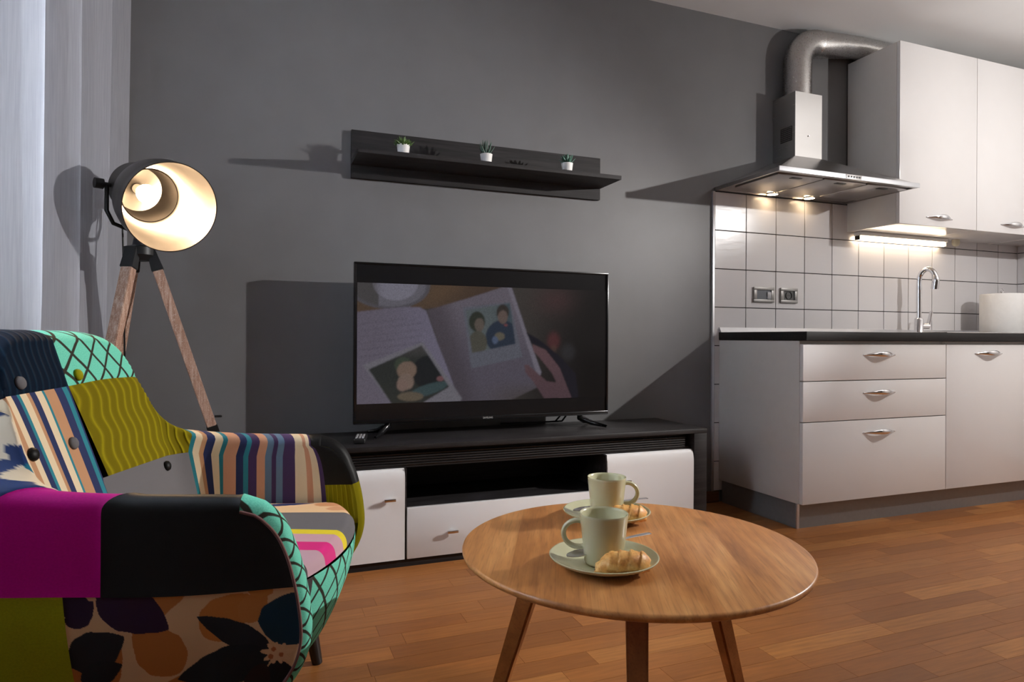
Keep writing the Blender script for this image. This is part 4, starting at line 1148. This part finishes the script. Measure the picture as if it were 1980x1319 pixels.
# seat
SEAT_Z = .432
def seat_xf(y): return .425 - .075 * (abs(y) / .27) ** 2.2
def seat_surf(y, w_, side):
    """w 0..1 along the top from back to front, 1..2 round the front edge"""
    xf = seat_xf(y); r = .028; cr = .010 * (1 - (y / .3) ** 2) - .016 * max(0, (abs(y) - .22) / .065) ** 2
    if w_ <= 1: x = -.06 + (xf - r + .06) * w_; return Vector((x, y, SEAT_Z + cr * math.sin(PI * (.15 + .6 * w_)) - .0))
    a = (w_ - 1) * PI / 2; zz = SEAT_Z + cr * math.sin(PI * .75)
    return Vector((xf - r + r * math.sin(a), y, zz - r * (1 - math.cos(a))))
fseat = floral_print(4, S(222, 188, 146), [S(196, 140, 96), S(204, 150, 108), S(30, 44, 92), S(212, 164, 122), S(24, 36, 78)], 22, .05, .02, .4, 0., 2.)
def fseat2(y, w_):
    x = seat_surf(y, w_, 1).x
    c = S(222, 186, 144)
    for (bx, by, tx, ty, w2, col) in ((.30, .21, .40, .245, .03, S(198, 140, 98)), (.20, .24, .30, .25, .025, S(200, 146, 104)), (.34, .16, .42, .20, .024, S(204, 150, 110)), (.17, .205, .30, .235, .016, S(34, 48, 96)), (.10, .20, .20, .215, .014, S(28, 40, 88)), (.39, .225, .42, .235, .008, S(24, 36, 76)), (.02, .22, .12, .26, .02, S(198, 142, 100))):
        if petal(x, y, bx, by, tx, ty, w2): c = col
    return c
b1 = lambda b: .118 - .0 * b
ss = lambda b: -.020 - .055 * max(0, b - .35)
patch('seat_panel', M['floral'], 1, b1, .284, 0, 2, 60, 120, surf=seat_surf, print_fn=fseat2)
patch('seat_panel', M['f_grey'], 1, ss, b1, 0, 2, 24, 40, surf=seat_surf)
patch('seat_panel', M['f_stripe_seat'], 1, lambda b: -.215 - .02 * b, ss, 0, 2, 24, 40, surf=seat_surf, uvmode='unit')
patch('seat_panel', M['f_darkgrey'], 1, -.284, lambda b: -.215 - .02 * b, 0, 2, 16, 40, surf=seat_surf)
def front_surf(y, z, side):
    xf = seat_xf(y); k = (.404 - z) / .2
    return Vector((xf - .07 * max(0, k) ** 1.6, y, z))
patch('front_panel', M['f_darkgrey'], 1, -.284, -.205, .30, .404, 10, 12, surf=front_surf)
patch('front_panel', M['f_net'], 1, -.205, .20, .22, .404, 30, 20, surf=front_surf)
patch('front_panel', M['f_olive_plain'], 1, .20, .284, .22, .404, 12, 16, surf=front_surf)
patch('front_panel', M['f_grey'], 1, -.284, -.205, .22, .30, 10, 10, surf=front_surf)
# underside
V_ = [(x, y, .205) for x, y in ((.33, -.30), (.33, .30), (.02, .30), (-.07, .2), (-.07, -.2), (.02, -.30))]
mesh('underside', V_ + [(a, b, .235) for a, b, c in V_], [tuple(range(6)), tuple(range(6, 12))] + [(i, (i + 1) % 6, 6 + (i + 1) % 6, 6 + i) for i in range(6)], M['f_under'], CH, world=False)
# piping
def piping(name, pts, mat, r=.0032): return tube(name, pts, r, mat, CH, 8, world=False)
N_ = 60
piping('piping', [shell(-.385 - .359 * k / N_, top_z(-.385 - .359 * k / N_) + ROLL * .86, 1) for k in range(N_ + 1)], M['f_yellow_piping'], .0035)
piping('piping', [cap_surf(-1)(1.0, k / N_, 1) + Vector((.001, -.001, 0)) for k in range(N_ + 1)], M['f_mauve_piping'], .0026)
piping('piping', [cap_surf(-1)(-1.0, k / N_, 1) for k in range(N_ + 1)], M['f_grey_piping'], .0026)
piping('piping', [shell(.30 + .444 * k / N_, top_z(.30 + .444 * k / N_) + ROLL * .80, -1) for k in range(N_ + 1)], M['f_yellow_piping'], .003)
piping('piping', [cap_surf(1)(.9, k / N_, 1) for k in range(N_ + 1)], M['f_grey_piping'], .0026)
# buttons
def button(t, z, mat):
    p = shell(t, z, -1); n_ = (shell(t + .004, z, -1) - shell(t - .004, z, -1)).cross(shell(t, z + .004, -1) - shell(t, z - .004, -1)).normalized()
    if n_.x < 0: n_ = -n_
    lathe('button', [(0, .0105), (.006, .0098), (.0108, .0068), (.0125, .003), (.011, 0), (0, 0)], mat, CH, p + n_ * .0015, 20, n_, world=False, sharp=1.5)
button(-.170, .768, M['f_grey']); button(-.033, .772, M['f_lime']); button(-.188, .645, M['f_leather']); button(-.097, .645, M['f_grey']); button(.185, .535, M['f_leather'])
# legs
for (x, y) in ((.262, .255), (.262, -.255), (-.03, .20), (-.03, -.20)):
    s_ = 1 if y > 0 else -1
    lathe_pts = [(x, y, .215), (x + (.032 if x > 0 else -.06), y + .034 * s_, .001)]
    tube('leg', lathe_pts, [.024, .0135], M['black_plastic'], CH, 14, world=False)
